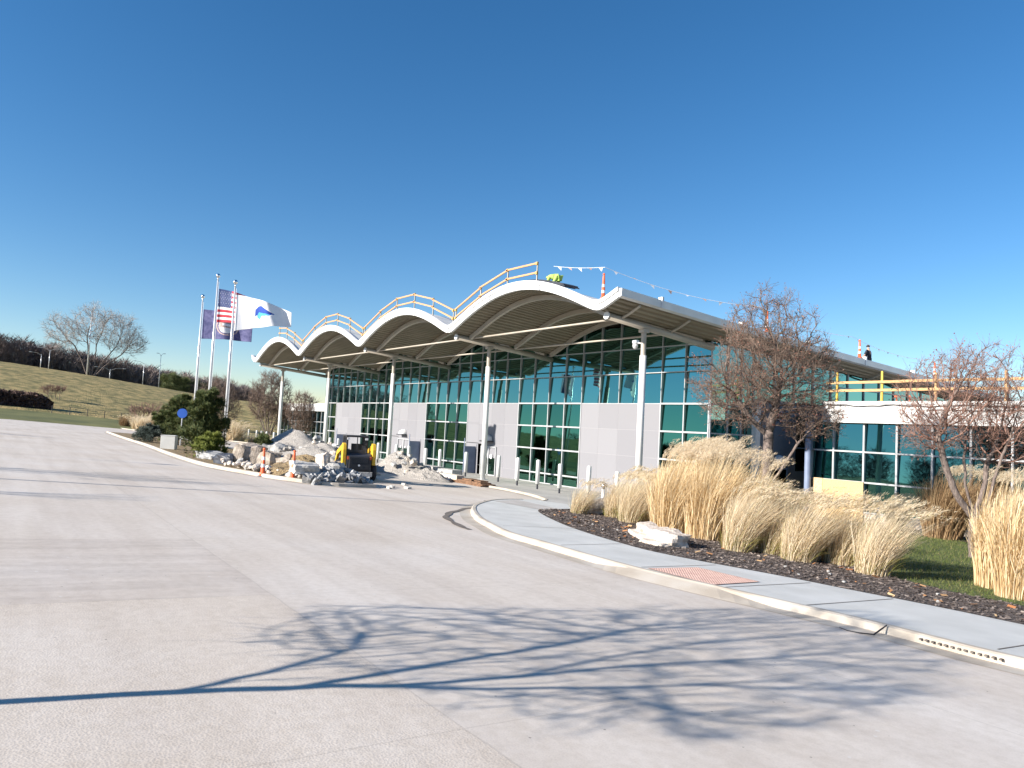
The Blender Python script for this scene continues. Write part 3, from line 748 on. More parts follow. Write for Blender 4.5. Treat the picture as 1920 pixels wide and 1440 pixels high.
# beams, ribs, rods, columns
for k,x in enumerate(JX):
    b=MB(); b.tube([(x,22.55,9.06),(x,30.1,8.36)],.165,16); bm_=b.build('roof_beam',M['rib'],bld,smooth=True)
    b=MB(); b.tube([(x,22.50,9.065),(x,22.56,9.06)],.185,16); e_=b.build('end_cap',M['white'],bm_,smooth=False)
    cb=MB(); zt=9.06-.0927*(25-22.55); cb.tube([(x,25,-.2+GZ(x,25)+.3),(x,25,7.45)],.165,18); col=cb.build('column',M['column'],bld,smooth=True)
    cb=MB(); cb.tube([(x,25,7.45),(x,25,zt-.1)],.125,14); cb.box(x-.17,x+.17,24.8,25.2,zt-.28,zt-.13); cb.build('column_head',M['rib'],col)
    cb=MB(); z=GZ(x,25)+.115; cb.box(x-.24,x+.24,24.76,25.24,z,z+.03); cb.build('base_plate',M['steel'],col)
for k in range(4):
    xa,xb=JX[k+1],JX[k]
    for y in (23.4,26.8,29.72):
        b=MB(); n=40; z0=9.06-.0927*(y-22.55)
        prof=[]
        for i in range(n+1):
            x=xa+.28+(xb-xa-.56)*i/n; prof.append(x)
        rows=[]
        for dy,dz in ((-.09,-.26),(.09,-.26),(.09,-.004),(-.09,-.004)):
            rows.append([(x,y+dy,zbot(x,y)+dz) for x in prof])
        for q in rows: b.v+=q
        kk=n+1
        for a in range(4):
            c=(a+1)%4
            for i in range(n): b.f.append((a*kk+i,a*kk+i+1,c*kk+i+1,c*kk+i))
        b.f.append((0,kk,2*kk,3*kk)); b.f.append((n,kk+n,2*kk+n,3*kk+n))
        rb=b.build('arch_rib',M['rib'],bld)
    for y,zr in ((23.5,9.14),(26.9,8.85)):
        b=MB(); z0=9.06-.0927*(y-22.55); b.tube([(xa+.14,y,z0+.08),(xb-.14,y,z0+.08)],.055,8); b.build('tie_rod',M['rib'],bld,smooth=True)
# small stub ribs under both eaves
for s,x,xe in ((1,JX[0],X1),(-1,JX[4],X0)):
    for y in (23.4,26.8,30.6,35,40,45,50):
        b=MB(); za=zbot(x+.25*s,y)-.02; ze=zbot(xe-.05*s,y)-.02
        b.tube([(x+.12*s,y,za-.14),(x+.6*s,y,zbot(x+.6*s,y)-.12),(xe-.05*s,y,ze-.08)],.06,6); b.build('eave_strut',M['rib'],bld)

# facade. rows of the curtain wall
ROW=[0,.79,2.40,3.92,5.44,7.18,8.62,10.0]; YW=30.0; MOD=BAY/8
TILT=.054
def panes(b, x0,x1, z0,z1, clip=None):
    # one pane, leaning back very slightly
    d=TILT*(z1-z0); e=.028
    if clip is None:
        b.quad((x0+e,YW+.01,z0+e),(x1-e,YW+.01,z0+e),(x1-e,YW+.01+d,z1-e),(x0+e,YW+.01+d,z1-e))
    else:
        n=5; top=[]
        for i in range(n+1):
            x=x1-e+(x0-x1+2*e)*i/n; zt=min(z1,clip(x)); top.append((x,YW+.01+TILT*(zt-z0),max(zt,z0+.01)))
        b.poly([(x0+e,YW+.01,z0+e),(x1-e,YW+.01,z0+e)]+top)
def roofz(x): return zbot(x,30)+.02
for k in range(4):
    xa=JX[k+1]; b=MB(); fr=MB()
    for i in range(8):
        x0=xa+i*MOD; x1=x0+MOD
        for j in range(4,7):
            if max(roofz(x0),roofz(x1),roofz((x0+x1)/2))>ROW[j]+.05: panes(b,x0,x1,ROW[j],ROW[j+1],roofz)
        h=roofz(x0+.02)
        fr.box(x0-.02,x0+.02,YW-.075,YW+.12,5.44,h)
    for z in ROW[4:7]:
        segs=[(x0,x0+.2) for x0 in np.arange(xa,xa+BAY-.01,.2) if roofz(x0+.1)>z+.03] if z>8.3 else [(xa,xa+BAY)]
        if segs:
            fr.box(segs[0][0],segs[-1][1],YW-.06,YW+.1,z-.022,z+.022)
    g_=b.build('upper_glazing',M['glass'],bld); fr.build('mullion',M['alu'],g_)
    # silver panels between the windows
    pa,pb_=xa+2*MOD,xa+6*MOD; b=MB(); ncol=4; e=.012
    e=.006; door = k in (1,2)
    for i in range(ncol):
        for j in range(4):
            x0=pa+i*MOD; x1=x0+MOD; z0,z1=ROW[j],ROW[j+1]
            if j==0: z0=.02
            if door and i==0 and j<2: continue
            b.box(x0+e,x1-e,YW-.05,YW+.02,z0+e,z1-e)
    if door: 
        b.box(pa+.012,pa+MOD-.012,YW-.05,YW+.02,2.412,2.44)
    w_=b.build('wall_panel',M['panel'],bld)
    bb=MB(); bb.box(pa+(MOD if door else 0),pb_,YW-.044,YW+.15,-.3,5.44); bb.box(pa,pb_,YW+.03,YW+.15,2.45,5.43) if door else None; bb.build('panel_backing',M['panel_back'],w_)
    if door:
        # double door with sidelights set beside the window
        dx0,dx1={1:(-45.35,-43.45),2:(-59.1,-57.0)}[k]
        pf=MB(); pf.box(pa+.01,dx0-.08,YW-.05,YW+.02,.02,2.39); pf.box(dx1+.08,pa+MOD-.0,YW-.05,YW+.02,.02,2.39) if dx1+.08<pa+MOD else None
        pf.build('door_surround',M['panel'],bld)
        fr=MB(); fr.box(dx0-.06,dx0+.02,YW-.13,YW-.06,.1,2.25); fr.box(dx1-.02,dx1+.06,YW-.13,YW-.06,.1,2.25); fr.box(dx0,dx1,YW-.13,YW-.06,2.17,2.25); fr.box((dx0+dx1)/2-.07,(dx0+dx1)/2+.07,YW-.125,YW-.06,.1,2.17); fr.box(dx0,dx1,YW-.125,YW-.06,.08,.2)
        d_=fr.build('door_frame',M['alu'],bld)
        lf=MB(); lf.quad((dx0,YW-.10,.1),(dx1,YW-.10,.1),(dx1,YW-.02,2.2),(dx0,YW-.02,2.2)); lf.build('door_leaf',M['doorglass'],d_)
        lf=MB()
        for s in (-.14,.14): lf.tube([((dx0+dx1)/2+s,YW-.2,.9),((dx0+dx1)/2+s,YW-.2,1.35)],.02,6)
        lf.build('handle',M['silver'],d_)
        lf=MB()
        for s in (-.42,.42):
            lf.tube([((dx0+dx1)/2+s,YW-.14,1.52),((dx0+dx1)/2+s,YW-.13,1.52)],.17 if k==1 else .08,14)
        lf.build('door_notice',M['fwhite'],d_)
        # canopy light: white quarter dome over the door
        xm=(dx0+dx1)/2; sc=empty('dome_wall_lamp',(xm,YW-.08,2.55),0,'white dome wall lamp over the '+('right' if k==1 else 'left')+' door of the hall','wall lamp','dome lamps above the doors')
        ld=MB(); n=8
        for i in range(n+1):
            th=math.pi/2*i/n
            for j in range(13):
                ph=math.pi*j/12; r_=.42*math.cos(th); ld.v.append((r_*math.cos(ph),-r_*math.sin(ph)*1.3,.42*math.sin(th)+.12))
        for i in range(n):
            for j in range(12): ld.f.append((i*13+j,i*13+j+1,(i+1)*13+j+1,(i+1)*13+j))
        ld.build('shade',M['white'],sc,smooth=True)
        ld=MB(); ld.box(-.55,.55,-.5,0,.03,.10); ld.build('bracket',M['darkmetal'],sc)
# lower windows centred on each beam line
for k,x in enumerate(JX):
    a=x-2*MOD if k<4 else x; c=x+2*MOD if k>0 else x
    b=MB(); fr=MB(); n=round((c-a)/MOD)
    for i in range(n):
        for j in range(4): panes(b,a+i*MOD,a+(i+1)*MOD,ROW[j] if j else .12,ROW[j+1])
    for i in range(n+1):
        xx=a+i*MOD; fr.box(xx-.035,xx+.035,YW-.085,YW+.12,.05,5.40)
    for z in [.13]+ROW[1:5]: fr.box(a,c,YW-.10,YW+.1,z-.045,z+.045)
    w_=b.build('window',M['glass2'],bld); fr.build('window_frame',M['alu'],w_)
# beam line pilaster behind glass joints and sill
b=MB(); b.box(JX[4],JX[0],YW-.06,YW+.3,-.35,.08); b.build('plinth',M['greyblock'],bld)
# glass shading fins beside the windows
for x in (-46.25,-55.1,-71.2):
    b=MB(); b.box(x-.04,x+.04,YW-1.05,YW-.06,.12,2.15); f_=b.build('wind_screen',M['fin'],bld); b=MB(); b.cyl(x,YW-1.05,.1,2.75,.035,6); b.build('screen_post',M['fin'],f_)
# right side wall of the hall
SX=JX[0]; b=MB(); fr=MB()
ym=[30,31.4,32.55,33.6]
def side_pane(b,y0,y1,z0,z1): b.quad((SX,y0+.02,z0+.02),(SX,y1-.02,z0+.02),(SX,y1-.02,z1-.02),(SX,y0+.02,z1-.02))
def sroof(y): return zbot(SX+.3,y)-.02
for i in range(3):
    for j in range(7):
        z0=ROW[j] if j else .1; z1=min(ROW[j+1],sroof(ym[i]))
        if z1>z0+.1: side_pane(b,ym[i],ym[i+1],z0,z1)
yb=[33.6+1.9*i for i in range(16)]
for i in range(15):
    for (z0,z1) in ((5.95,7.18),(7.18,9.5)):
        z1=min(z1,sroof(yb[i])); side_pane(b,yb[i],yb[i+1],z0,z1)
side_pane(b,37.7,39.2,2.0,3.35); side_pane(b,37.7,39.2,3.35,5.2)
for y in ym+yb[1:]: fr.box(SX+.002,SX+.08,y-.03,y+.03,.1 if y<33.7 else 5.95,sroof(y))
for z in ROW[1:6]: fr.box(SX+.004,SX+.07,30,33.6,z-.035,z+.035)
fr.box(SX+.004,SX+.07,33.6,62,7.15,7.21); fr.box(SX+.004,SX+.07,37.7,39.2,3.32,3.38)
sg=b.build('side_glazing',M['glass'],bld); fr.build('side_mullion',M['alu'],sg)
b=MB(); b.box(SX-.2,SX-.01,33.7,62,-.8,5.95); b.box(SX-.2,SX-.01,33.7,62,5.95,5.97); b.build('side_wall',M['panel'],bld)
b=MB(); b.box(SX-.02,SX+.28,33.55,33.95,-.4,5.6); b.build('corner_pier',M['white'],bld)
b=MB(); b.box(SX+.0,SX+.06,35.2,36.8,-.25,2.1); b.build('side_door',M['doorglass'],bld)
b=MB(); b.box(SX+.0,SX+.1,35.1,35.2,-.25,2.2); b.box(SX,SX+.1,36.8,36.9,-.25,2.2); b.box(SX,SX+.1,35.2,36.8,2.1,2.2); b.build('side_door_frame',M['fin'],bld)
sc=empty('dome_wall_lamp',(SX+.05,36.0,2.45),0,'white dome wall lamp over the shaded side door behind the tree','wall lamp','dome lamps above the doors')
ld=MB(); n=8
for i in range(n+1):
    th=math.pi/2*i/n
    for j in range(13):
        ph=math.pi*j/12; r_=.42*math.cos(th); ld.v.append((r_*math.sin(ph)*1.2,r_*math.cos(ph),.42*math.sin(th)+.05))
for i in range(n):
    for j in range(12): ld.f.append((i*13+j,i*13+j+1,(i+1)*13+j+1,(i+1)*13+j))
ld.build('shade',M['white'],sc,smooth=True)
# left end wall and rear wall
b=MB(); b.box(JX[4]-.05,JX[4]+.15,30.1,62,-.8,zbot(JX[4],30)-.05); b.build('end_wall',M['panel'],bld)
b=MB(); b.box(JX[4],JX[0]-.2,61.8,62,-.8,7.0); b.build('rear_wall',M['panel'],bld)
b=MB(); b.quad((JX[4]+.15,30.9,-.2),(JX[0]-.2,30.9,-.2),(JX[0]-.2,30.9,5.4),(JX[4]+.15,30.9,5.4)); b.build('interior_sheet',M['dark'],bld)  # plain black sheet spanning the hall behind the front wall

# security camera on the nearest column
sc=empty('security_camera',(-24.3,25,8.05),0,'grey security camera bracketed to the nearest white column','camera')
b=MB(); b.tube([(-.1,0,.0),(-.55,-.05,.05)],.04,8); b.box(-.62,-.35,-.14,.06,.02,.16); b.build('bracket',M['steel'],sc)
b=MB(); b.lathe(-.5,-.05,[(.02,.02),(.13,0),(.14,-.12),(.10,-.22),(.02,-.27)],12); b.build('dome',M['steel'],sc,smooth=True)

# ------------------------------------------------------------------ low wings
def wing(name,label,xa,xb,mx,zt,zf,rows,pale_base,fas_out=.35):
    w=empty(name,(0,0,0),0,label,'building')
    yw=36.0
    b=MB(); fr=MB()
    for i in range(len(mx)-1):
        for j in range(len(rows)-1):
            x0,x1,z0,z1=mx[i],mx[i+1],rows[j],rows[j+1]; d=TILT*(z1-z0)
            b.quad((x0+.02,yw,z0+.02),(x1-.02,yw,z0+.02),(x1-.02,yw+d,z1-.02),(x0+.02,yw+d,z1-.02))
    g_=b.build('glazing',M['wingglass'],w)
    for x in mx: fr.box(x-.045,x+.045,yw-.10,yw+.12,rows[0],zf)
    for z in rows[:-1]: fr.box(mx[0],mx[-1],yw-.115,yw+.1,z-.04,z+.04)
    fr.build('window_frame',M['alu'],g_)
    b=MB(); b.box(xa,xb,yw-.05,yw+.4,-1.0,rows[0]-.04); b.build('base_wall',M['limestone'] if pale_base else M['greyblock'],w)
    # rounded fascia
    pts=[(xa+.5,yw-fas_out),(xb,yw-fas_out)]
    prof=[(xb,yw-fas_out)]+[(xa+.4-.4*math.sin(t*math.pi/2/6),yw-fas_out+.4-.4*math.cos(t*math.pi/2/6)) for t in range(7)]+[(xa,60),(xb,60)]
    b=MB(); b.prism(prof,zf,zt-.16,axis=2); f_=b.build('fascia',M['stucco'],w)
    prof2=[(p[0]-.03 if p[0]<xa+.5 else p[0],p[1]-.04 if p[1]<50 else p[1]) for p in prof]
    b=MB(); b.prism(prof2,zt-.157,zt,axis=2); b.build('parapet_cap',M['stucco'],w)
    b=MB(); b.box(xb-.3,xb,yw+.02,59.9,-1,zf); b.build('end_wall',M['stucco'],w)
    return w
mxr=[-22.2,-20.94]+[-19.32+1.645*i for i in range(20)]
wr=wing('low_wing','low white flat roofed wing with teal windows right of the hall',-21.6,10,mxr,5.92,4.82,[.32,1.82,3.35,4.84],True)
# black loose flashing line along the cap
b=MB(); pts=[]
for i in range(60):
    x=-21.55+i*.35; pts.append((x,35.60-.0,5.70+.035*math.sin(i*.7)+.02*math.sin(i*1.9)))
b.tube(pts,.022,5); b.build('flashing_strip',M['dark'],wr)
b=MB(); b.tube([(-16.2+i*.5,35.61,5.50+.02*math.sin(i)) for i in range(12)],.018,5); b.build('flashing_strip',M['dark'],wr)
# return wall, dark recess and column at the wing's corner
b=MB(); b.quad((-22.2,36,-.3),(-22.2,42,-.3),(-22.2,42,4.8),(-22.2,36,4.8)); b.build('return_glazing',M['doorglass'],wr)
b=MB(); b.cyl(-22.15,35.55,GZ(0,35.5)+.1,4.85,.17,16); b.build('corner_column',M['fin'],wr)
b=MB(); b.box(-24.1,-22.1,42,42.2,-.5,5.8); b.build('link_wall',M['panel'],wr)
b=MB(); b.box(-22.0,-21.45,35.80,35.88,-.4,1.86); b.build('boarding',M['osb2'],wr)
b=MB(); b.box(-21.44,-19.25,35.81,35.87,-.4,1.84); b.build('boarding',M['osb'],wr)
# left far wing
mxl=[-110.8+1.67*i for i in range(20)]
wl_=wing('low_wing','distant low glazed wing beyond the left end of the hall',-111,-78.4,mxl,5.67,4.65,[.5,1.7,3.2,4.66],False)

# ------------------------------------------------------------------ guard rails on the roofs
def rail_wave(xa,xb,label,step=2.45):
    root=empty('roof_guardrail',(0,0,0),0,label,'guardrail','lumber guardrails on the arched roof')
    n=max(1,round((xb-xa)/step)); xsn=[xa+(xb-xa)*i/n for i in range(n+1)]; y=22.35
    top=lambda x: zbot(x,22.3)+.36
    for x in xsn:
        b=MB(); b.box(x-.03,x+.03,y-.03,y+.03,top(x)-.02,top(x)+1.15); b.build('post',M['rib'],root)
        b=MB(); b.box(x-.07,x+.07,y-.09,y+.01,top(x)+.48,top(x)+.62); b.box(x-.07,x+.07,y-.09,y+.01,top(x)+.98,top(x)+1.12); b.build('bracket',M['ypost'],root)
    for h in (.55,1.05):
        for a,c in zip(xsn,xsn[1:]):
            dx=(c-a)*.03; za,zc=top(a)+h,top(c)+h; b=MB()
            n0=len(b.v)
            for (x,z) in ((a-dx,za),(c+dx,zc)):
                for dy,dz in ((-.10,-.045),(-.035,-.045),(-.035,.045),(-.10,.045)): b.v.append((x,y+dy-.0,z+dz))
            for q in ((0,1,5,4),(1,2,6,5),(2,3,7,6),(3,0,4,7),(0,3,2,1),(4,5,6,7)): b.f.append(tuple(q))
            b.build('rail',M['railwood'],root)
rail_wave(JX[1]+.15,-29.5,'orange lumber guardrail climbing the nearest and highest roof arch')
rail_wave(JX[2]+.15,JX[1]-.15,'lumber guardrail over the second roof arch from the right')
rail_wave(JX[3]+.15,JX[2]-.15,'lumber guardrail over the third roof arch from the right')
rail_wave(JX[4]+6.4,JX[3]-.15,'short lumber guardrail on the leftmost roof arch')
gr=empty('roof_guardrail',(0,0,0),0,'straight timber guardrail with yellow posts on the low wing roof','guardrail')
for i,x in enumerate((-21.12,-18.72,-16.15,-13.2,-10.4,-7.6)):
    b=MB(); b.box(x-.045,x+.045,36.42,36.52,5.92,7.5 if i<2 else (7.35 if i in (2,3) else 7.2)); b.box(x-.14,x+.06,36.38,36.5,5.92,5.98); p_=b.build('post',M['ypost'] if i<2 else M['lumber'],gr)
for z in (6.53,6.95):
    for a,c in ((-21.68,-17.6),(-17.7,-13.6),(-13.7,-9.6),(-9.7,-5.0)):
        b=MB(); dz=.012 if a in(-17.7,-9.7) else 0; b.box(a,c,36.33-dz*2,36.37,z-.065+dz,z+.065+dz); b.build('rail',M['lumber'],gr)

# ------------------------------------------------------------------ cones
def channelizer(name,loc,lab,group,h=1.12,tilt=(0,0)):
    root=empty(name,loc,0,lab,'traffic cone',group); root.rotation_euler=(tilt[0],tilt[1],0)
    b=MB(); b.prism([(.2*math.cos(i*math.pi/4+.39)*1.0,.2*math.sin(i*math.pi/4+.39)) for i in range(8)],0,.05,axis=2); b.build('base',M['dark'],root)
    b=MB(); b.lathe(0,0,[(.135,.05),(.13,.18),(.095,.2),(.052,h-.14),(.05,h-.13),(.03,h-.10),(.055,h-.08),(.06,h-.04),(.04,h)],16); body=b.build('body',M['orange'],root,smooth=True)
    for z0,z1 in ((.40,.54),(.70,.84)):
        rr_=lambda z:.095+(z-.2)/(h-.34)*(.052-.095)+.004
        b=MB(); b.tube([(0,0,z0),(0,0,z1)],[rr_(z0),rr_(z1)],16,caps=False); b.build('reflective_band',M['reflect'],body,smooth=True)
    return root
channelizer('tall_traffic_cone',gp(-30.4,9.25,.02),'tall orange cone with white bands, left one before the rubble','cones before the rubble',1.2)
channelizer('tall_traffic_cone',gp(-28.8,9.95,.02),'leaning tall orange cone with white bands, right one before the rubble','cones before the rubble',1.25,tilt=(.0,.08))
channelizer('roof_cone',(-26.2,24,zbot(-26.2,24)+.34),'tall orange cone standing at the right end of the front roof arch','cones on the roof',1.4)
zr=lambda y: zbot(-23.1,y)+.34
channelizer('roof_cone',(-23.12,42.3,zr(42.3)),'orange cone on the roof edge beside the seated man','cones on the roof',1.25)
channelizer('roof_cone',(-23.12,33.0,zr(33)),'orange cone on the roof behind the tall bare tree','cones on the roof',1.25)
channelizer('roof_cone',(-23.12,52.0,zr(52)),'orange cone at the far low end of the roof edge','cones on the roof',1.25)
# flag line between the cones
def flagline(a,c,lab,n,sag):
    root=empty('warning_flag_line',(0,0,0),0,lab,'flag line','warning lines on the roof'); A=Vector(a); C=Vector(c)
    P=[A.lerp(C,i/20)-Vector((0,0,sag*4*(i/20)*(1-i/20))) for i in range(21)]
    b=MB(); b.tube(P,.012,4); b.build('cord',M['fwhite'],root)
    r=random.Random(n)
    for i in range(n):
        t=(i+.6)/n; p=A.lerp(C,t)-Vector((0,0,sag*4*t*(1-t))); d=(C-A).normalized()
        b=MB(); s=.13; sw=Vector((r.uniform(-.1,.15),r.uniform(-.1,.15),r.choice((-1,-.8,.3,-.5))*.2)); n0=len(b.v)
        b.v+=[tuple(p-d*s),tuple(p+d*s),tuple(p+sw)]; b.f.append((0,1,2)); b.build('pennant',M['tactile'] if i%2 else M['reflect'],root)
flagline((-29.6,23.5,12.35),(-26.15,24,11.85),'pennant line from the arch guardrail to the roof cone',5,.06)
flagline((-26.15,24,11.85),(-23.6,33,10.85),'pennant line sagging from the front roof cone to the tree',9,.35)
flagline((-23.6,33,10.85),(-23.6,42.3,10.3),'pennant line behind the tall bare tree on the roof edge',8,.3)
flagline((-23.6,42.3,10.3),(-23.6,52,9.8),'pennant line from the seated man to the far roof cone',8,.3)

# roofing sheets near the crest
b=MB()
for i,(x0,x1,dz) in enumerate(((-31.3,-27.5,.02),(-30.9,-27.2,.08),(-30.3,-27.3,.14))):
    n=14
    for j in range(n):
        a=x0+(x1-x0)*j/n; c=x0+(x1-x0)*(j+1)/n; za=zbot(a,22.5)+.40+dz; zc=zbot(c,22.5)+.40+dz
        n0=len(b.v)
        for (x,z) in ((a,za),(c,zc)):
            for y,d in ((22.3+i*.03,0),(23.3,0),(23.3,.055),(22.3+i*.03,.055)): b.v.append((x,y,z+d))
        for q in ((0,1,5,4),(1,2,6,5),(2,3,7,6),(3,0,4,7),(0,3,2,1),(4,5,6,7)): b.f.append(tuple(n0+i_ for i_ in q))
tag(b.build('roofing_sheets',M['darkmetal']),label='stack of dark roofing sheets bent over the front arch crest',cat='roofing material')

# ------------------------------------------------------------------ people
def skin_body(name, joints, edges, mat, parent):
    me=bpy.data.meshes.new(name); me.from_pydata([j[0] for j in joints],edges,[]); me.update(); me.materials.append(mat)
    o=bpy.data.objects.new(name,me); link(o,parent)
    md=o.modifiers.new('skin','SKIN'); lay=me.skin_vertices[0] if me.skin_vertices else None
    if lay is None:
        bpy.context.view_layer.objects.active=o
    for i,j in enumerate(joints):
        me.skin_vertices[0].data[i].radius=(j[1],j[1])
    me.skin_vertices[0].data[0].use_root=True
    sb=o.modifiers.new('sub','SUBSURF'); sb.levels=1; sb.render_levels=2
    return o
def person(loc, rz, label, J, cloth, legs, hairmat, hat=None):
    root=empty('person',loc,rz,label,'person')
    names=list(J); idx={n:i for i,n in enumerate(names)}
    E=[('pelvis','chest'),('chest','neck'),('neck','head'),('chest','ls'),('ls','le'),('le','lh'),('chest','rs'),('rs','re'),('re','rh'),('pelvis','lhip'),('lhip','lk'),('lk','lf'),('lf','lt'),('pelvis','rhip'),('rhip','rk'),('rk','rf'),('rf','rt')]
    skin_body('body',[J[n] for n in names],[(idx[a],idx[c]) for a,c in E],M['skin'],root)
    def sub(nm,ns,mat,grow):
        ed=[(ns.index(a),ns.index(c)) for a,c in E if a in ns and c in ns]
        skin_body(nm,[(J[n][0],J[n][1]+grow) for n in ns],ed,mat,root)
    sub('jacket',['chest','pelvis','ls','le','rs','re'],cloth,.035)
    sub('trousers',['pelvis','lhip','lk','lf','rhip','rk','rf'],legs,.025)
    h=J['head'][0]; b=MB(); b.lathe(h[0],h[1],[(.03,h[2]+.02),(.115,h[2]+.03),(.112,h[2]+.08),(.07,h[2]+.13),(.02,h[2]+.15)],12); b.build('hair' if not hat else 'hard_hat',hat or hairmat,root,smooth=True)
    return root
# man sitting on the roof edge, back to us
J={'pelvis':((0,0,.15),.15),'chest':((.0,.03,.55),.17),'neck':((.0,.02,.76),.06),'head':((.0,-.02,.92),.095),'ls':((-.2,0,.68),.07),'le':((-.28,-.1,.42),.05),'lh':((-.15,-.32,.28),.04),'rs':((.2,0,.68),.07),'re':((.28,-.1,.42),.05),'rh':((.15,-.32,.28),.04),
   'lhip':((-.12,-.02,.12),.1),'lk':((-.14,-.42,.28),.075),'lf':((-.14,-.5,-.0),.05),'lt':((-.14,-.62,.0),.04),'rhip':((.12,-.02,.12),.1),'rk':((.14,-.42,.26),.075),'rf':((.14,-.5,0),.05),'rt':((.14,-.62,.0),.04)}
person((-23.12,43.3,zr(43.3)+.02),rad(-80),'man in a dark jacket sitting on the roof edge beside an orange cone',J,M['navy'],M['navy'],M['hair'])
# bent over worker in lime vest
J2={'pelvis':((.15,0,.48),.15),'chest':((-.25,.0,.52),.17),'neck':((-.42,.0,.50),.06),'head':((-.54,0,.46),.095),'ls':((-.28,-.2,.5),.07),'le':((-.34,-.22,.25),.05),'lh':((-.42,-.2,.04),.04),'rs':((-.28,.2,.5),.07),'re':((-.34,.22,.25),.05),'rh':((-.42,.2,.04),.04),
   'lhip':((.16,-.12,.44),.1),'lk':((-.05,-.16,.1),.07),'lf':((.38,-.16,.06),.05),'lt':((.46,-.16,.0),.04),'rhip':((.16,.12,.44),.1),'rk':((-.05,.16,.1),.07),'rf':((.38,.16,.06),.05),'rt':((.46,.16,.0),.04)}
person((-29.0,23.2,zbot(-29,23.2)+.42),rad(10),'worker in a lime green vest bending down on the arch crest',J2,M['lime'],M['lime'],M['hair'],hat=M['lime'])

# ------------------------------------------------------------------ bollards
def bollard(name='bollard'):
    root=empty(name,(0,0,0)); b=MB(); b.lathe(0,0,[(.115,.28),(.115,1.52),(.10,1.58),(.05,1.61),(.01,1.615)],18); b.build('sleeve',M['column'],root,smooth=True)
    b=MB(); b.lathe(0,0,[(.055,-.1),(.055,.29)],12); b.build('post',M['darkmetal'],root)
    return root
BOL=[(-31.3,24.42,1.0,'right of the nearest window'),(-33.6,24.73,1.0,''),(-36.2,25.2,1.0,''),(-39.96,25.2,1.0,''),(-43.0,25.0,1.0,''),(-45.2,25.1,.98,''),(-47.6,25.0,1.0,''),(-50.0,25.2,1.0,''),(-28.9,24.0,.95,''),(-27.0,24.3,.98,''),(-25.3,24.6,.9,''),
     (-53.2,25.2,1,''),(-61.5,25.2,1,''),(-63.2,25.1,1,''),(-65.6,25.1,1,''),(-69.0,25.1,1,''),(-72.0,25.1,1,''),(-75.0,25.1,1,''),(-81,25.6,1,''),(-85,26,1,''),(-89,26.6,1,''),(-93,27.2,1,''),(-105,29.6,1,''),(-109,30,1,'')]
proto=bollard()
for i,(x,y,s,_) in enumerate(BOL):
    o=proto if i==0 else copy_tree(proto)
    o.location=gp(x,y,.11 if x>-80 else .03); o.scale=(1,1,s)
    lab='white round topped bollard standing on the plaza in front of the glass hall' if i<18 else 'small white bollard on the lawn beyond the end column'
    own={0:'white bollard in front of the nearest hall window, right one of the tall pair',1:'white bollard in front of the left edge of the nearest hall window',2:'white bollard just right of the right hall door',3:'white bollard just left of the front column by the right hall door',
         4:'white bollard before the middle window, behind the brown boards',5:'white bollard before the left half of the middle window',6:'white bollard at the left edge of the middle window',7:'white bollard right of the left hall door',8:'white bollard at the right edge of the nearest hall window',
         9:'white bollard left of the first grass clump, before the big silver panels',10:'white bollard nearest the tall grasses, its foot hidden',11:'white bollard left of the left hall door, above the gravel',12:'white bollard right of the second to last column'}
    lab=own.get(i,lab)
    tag(o,lab,'bollard','white bollards before the hall' if i<18 else 'far bollards beyond the end column')

# dome topped path lights
def path_light(x,y,z,lab,yel=False,h=.95):
    root=empty('path_light',(x,y,z),0,lab,'path light','dome topped path lights'); b=MB(); b.lathe(0,0,[(.09,0),(.09,h-.25)],12); b.build('post',M['steel'],root,smooth=True)
    b=MB(); b.lathe(0,0,[(.05,h-.25),(.05,h-.16)],10); b.build('lens',M['ypost'] if yel else M['darkmetal'],root)
    b=MB(); b.lathe(0,0,[(.10,h-.16),(.17,h-.15),(.165,h-.08),(.12,h),(.05,h+.035),(.01,h+.04)],16); b.build('dome',M['silver'],root,smooth=True)
path_light(-22.6,21.2,GZ(0,21.2)+.12,'silver dome path light left of the first grass clump')
path_light(-16.3,31.6,GZ(0,31.6)+.12,'silver dome path light with yellow tape by the boarded window',True)
path_light(-13.9,18.6,GZ(0,18.6)+.1,'silver dome path light half buried in the tall tan grass',False,1.35)

# ------------------------------------------------------------------ flagpoles and flags
WD=Vector((.55,.83,0)).normalized()
def flagpole(x,y,zt,lab):
    root=empty('flagpole',gp(x,y),0,lab,'flagpole','flagpoles in the island'); h=zt-GZ(x,y)
    b=MB(); b.tube([(0,0,-.1),(0,0,h*.5),(0,0,h)],[.10,.085,.05],14); b.build('pole',M['steel'],root,smooth=True)
    b=MB(); b.lathe(0,0,[(.02,h),(.055,h+.02),(.06,h+.10),(.03,h+.14),(.06,h+.17),(.125,h+.23),(.145,h+.32),(.12,h+.41),(.05,h+.46),(.01,h+.465)],16); b.build('finial',M['silver'],root,smooth=True)
    b=MB(); b.tube([(.13,.06,1.2),(.14,.08,h*.5),(.09,.06,h-.1)],.01,4); b.build('halyard',M['fwhite'],root)
flagpole(-56.95,12,12.0,'leftmost and shortest looking of the three silver flagpoles')
flagpole(-52.7,12,12.95,'middle and tallest silver flagpole')
flagpole(-47.95,12,11.85,'rightmost silver flagpole carrying the white flag')
def flag_surface(u,v,L,H,amp,ph,drop,W=WD):
    tp=.45 if drop>.8 else .10
    # u along fly 0..1, v 0 bottom..1 top
    side=Vector((-W.y,W.x,0)); k=u*L
    off=amp*(math.sin(u*7.0+ph+v*.9)+.45*math.sin(u*15+ph*1.7+v*2.2))*min(1,u*2.2)
    return W*(k*.94)+side*off+Vector((0,0,(v-1)*H*(1-tp*u)-drop*(u**1.5)*(1-.4*(1-v))))
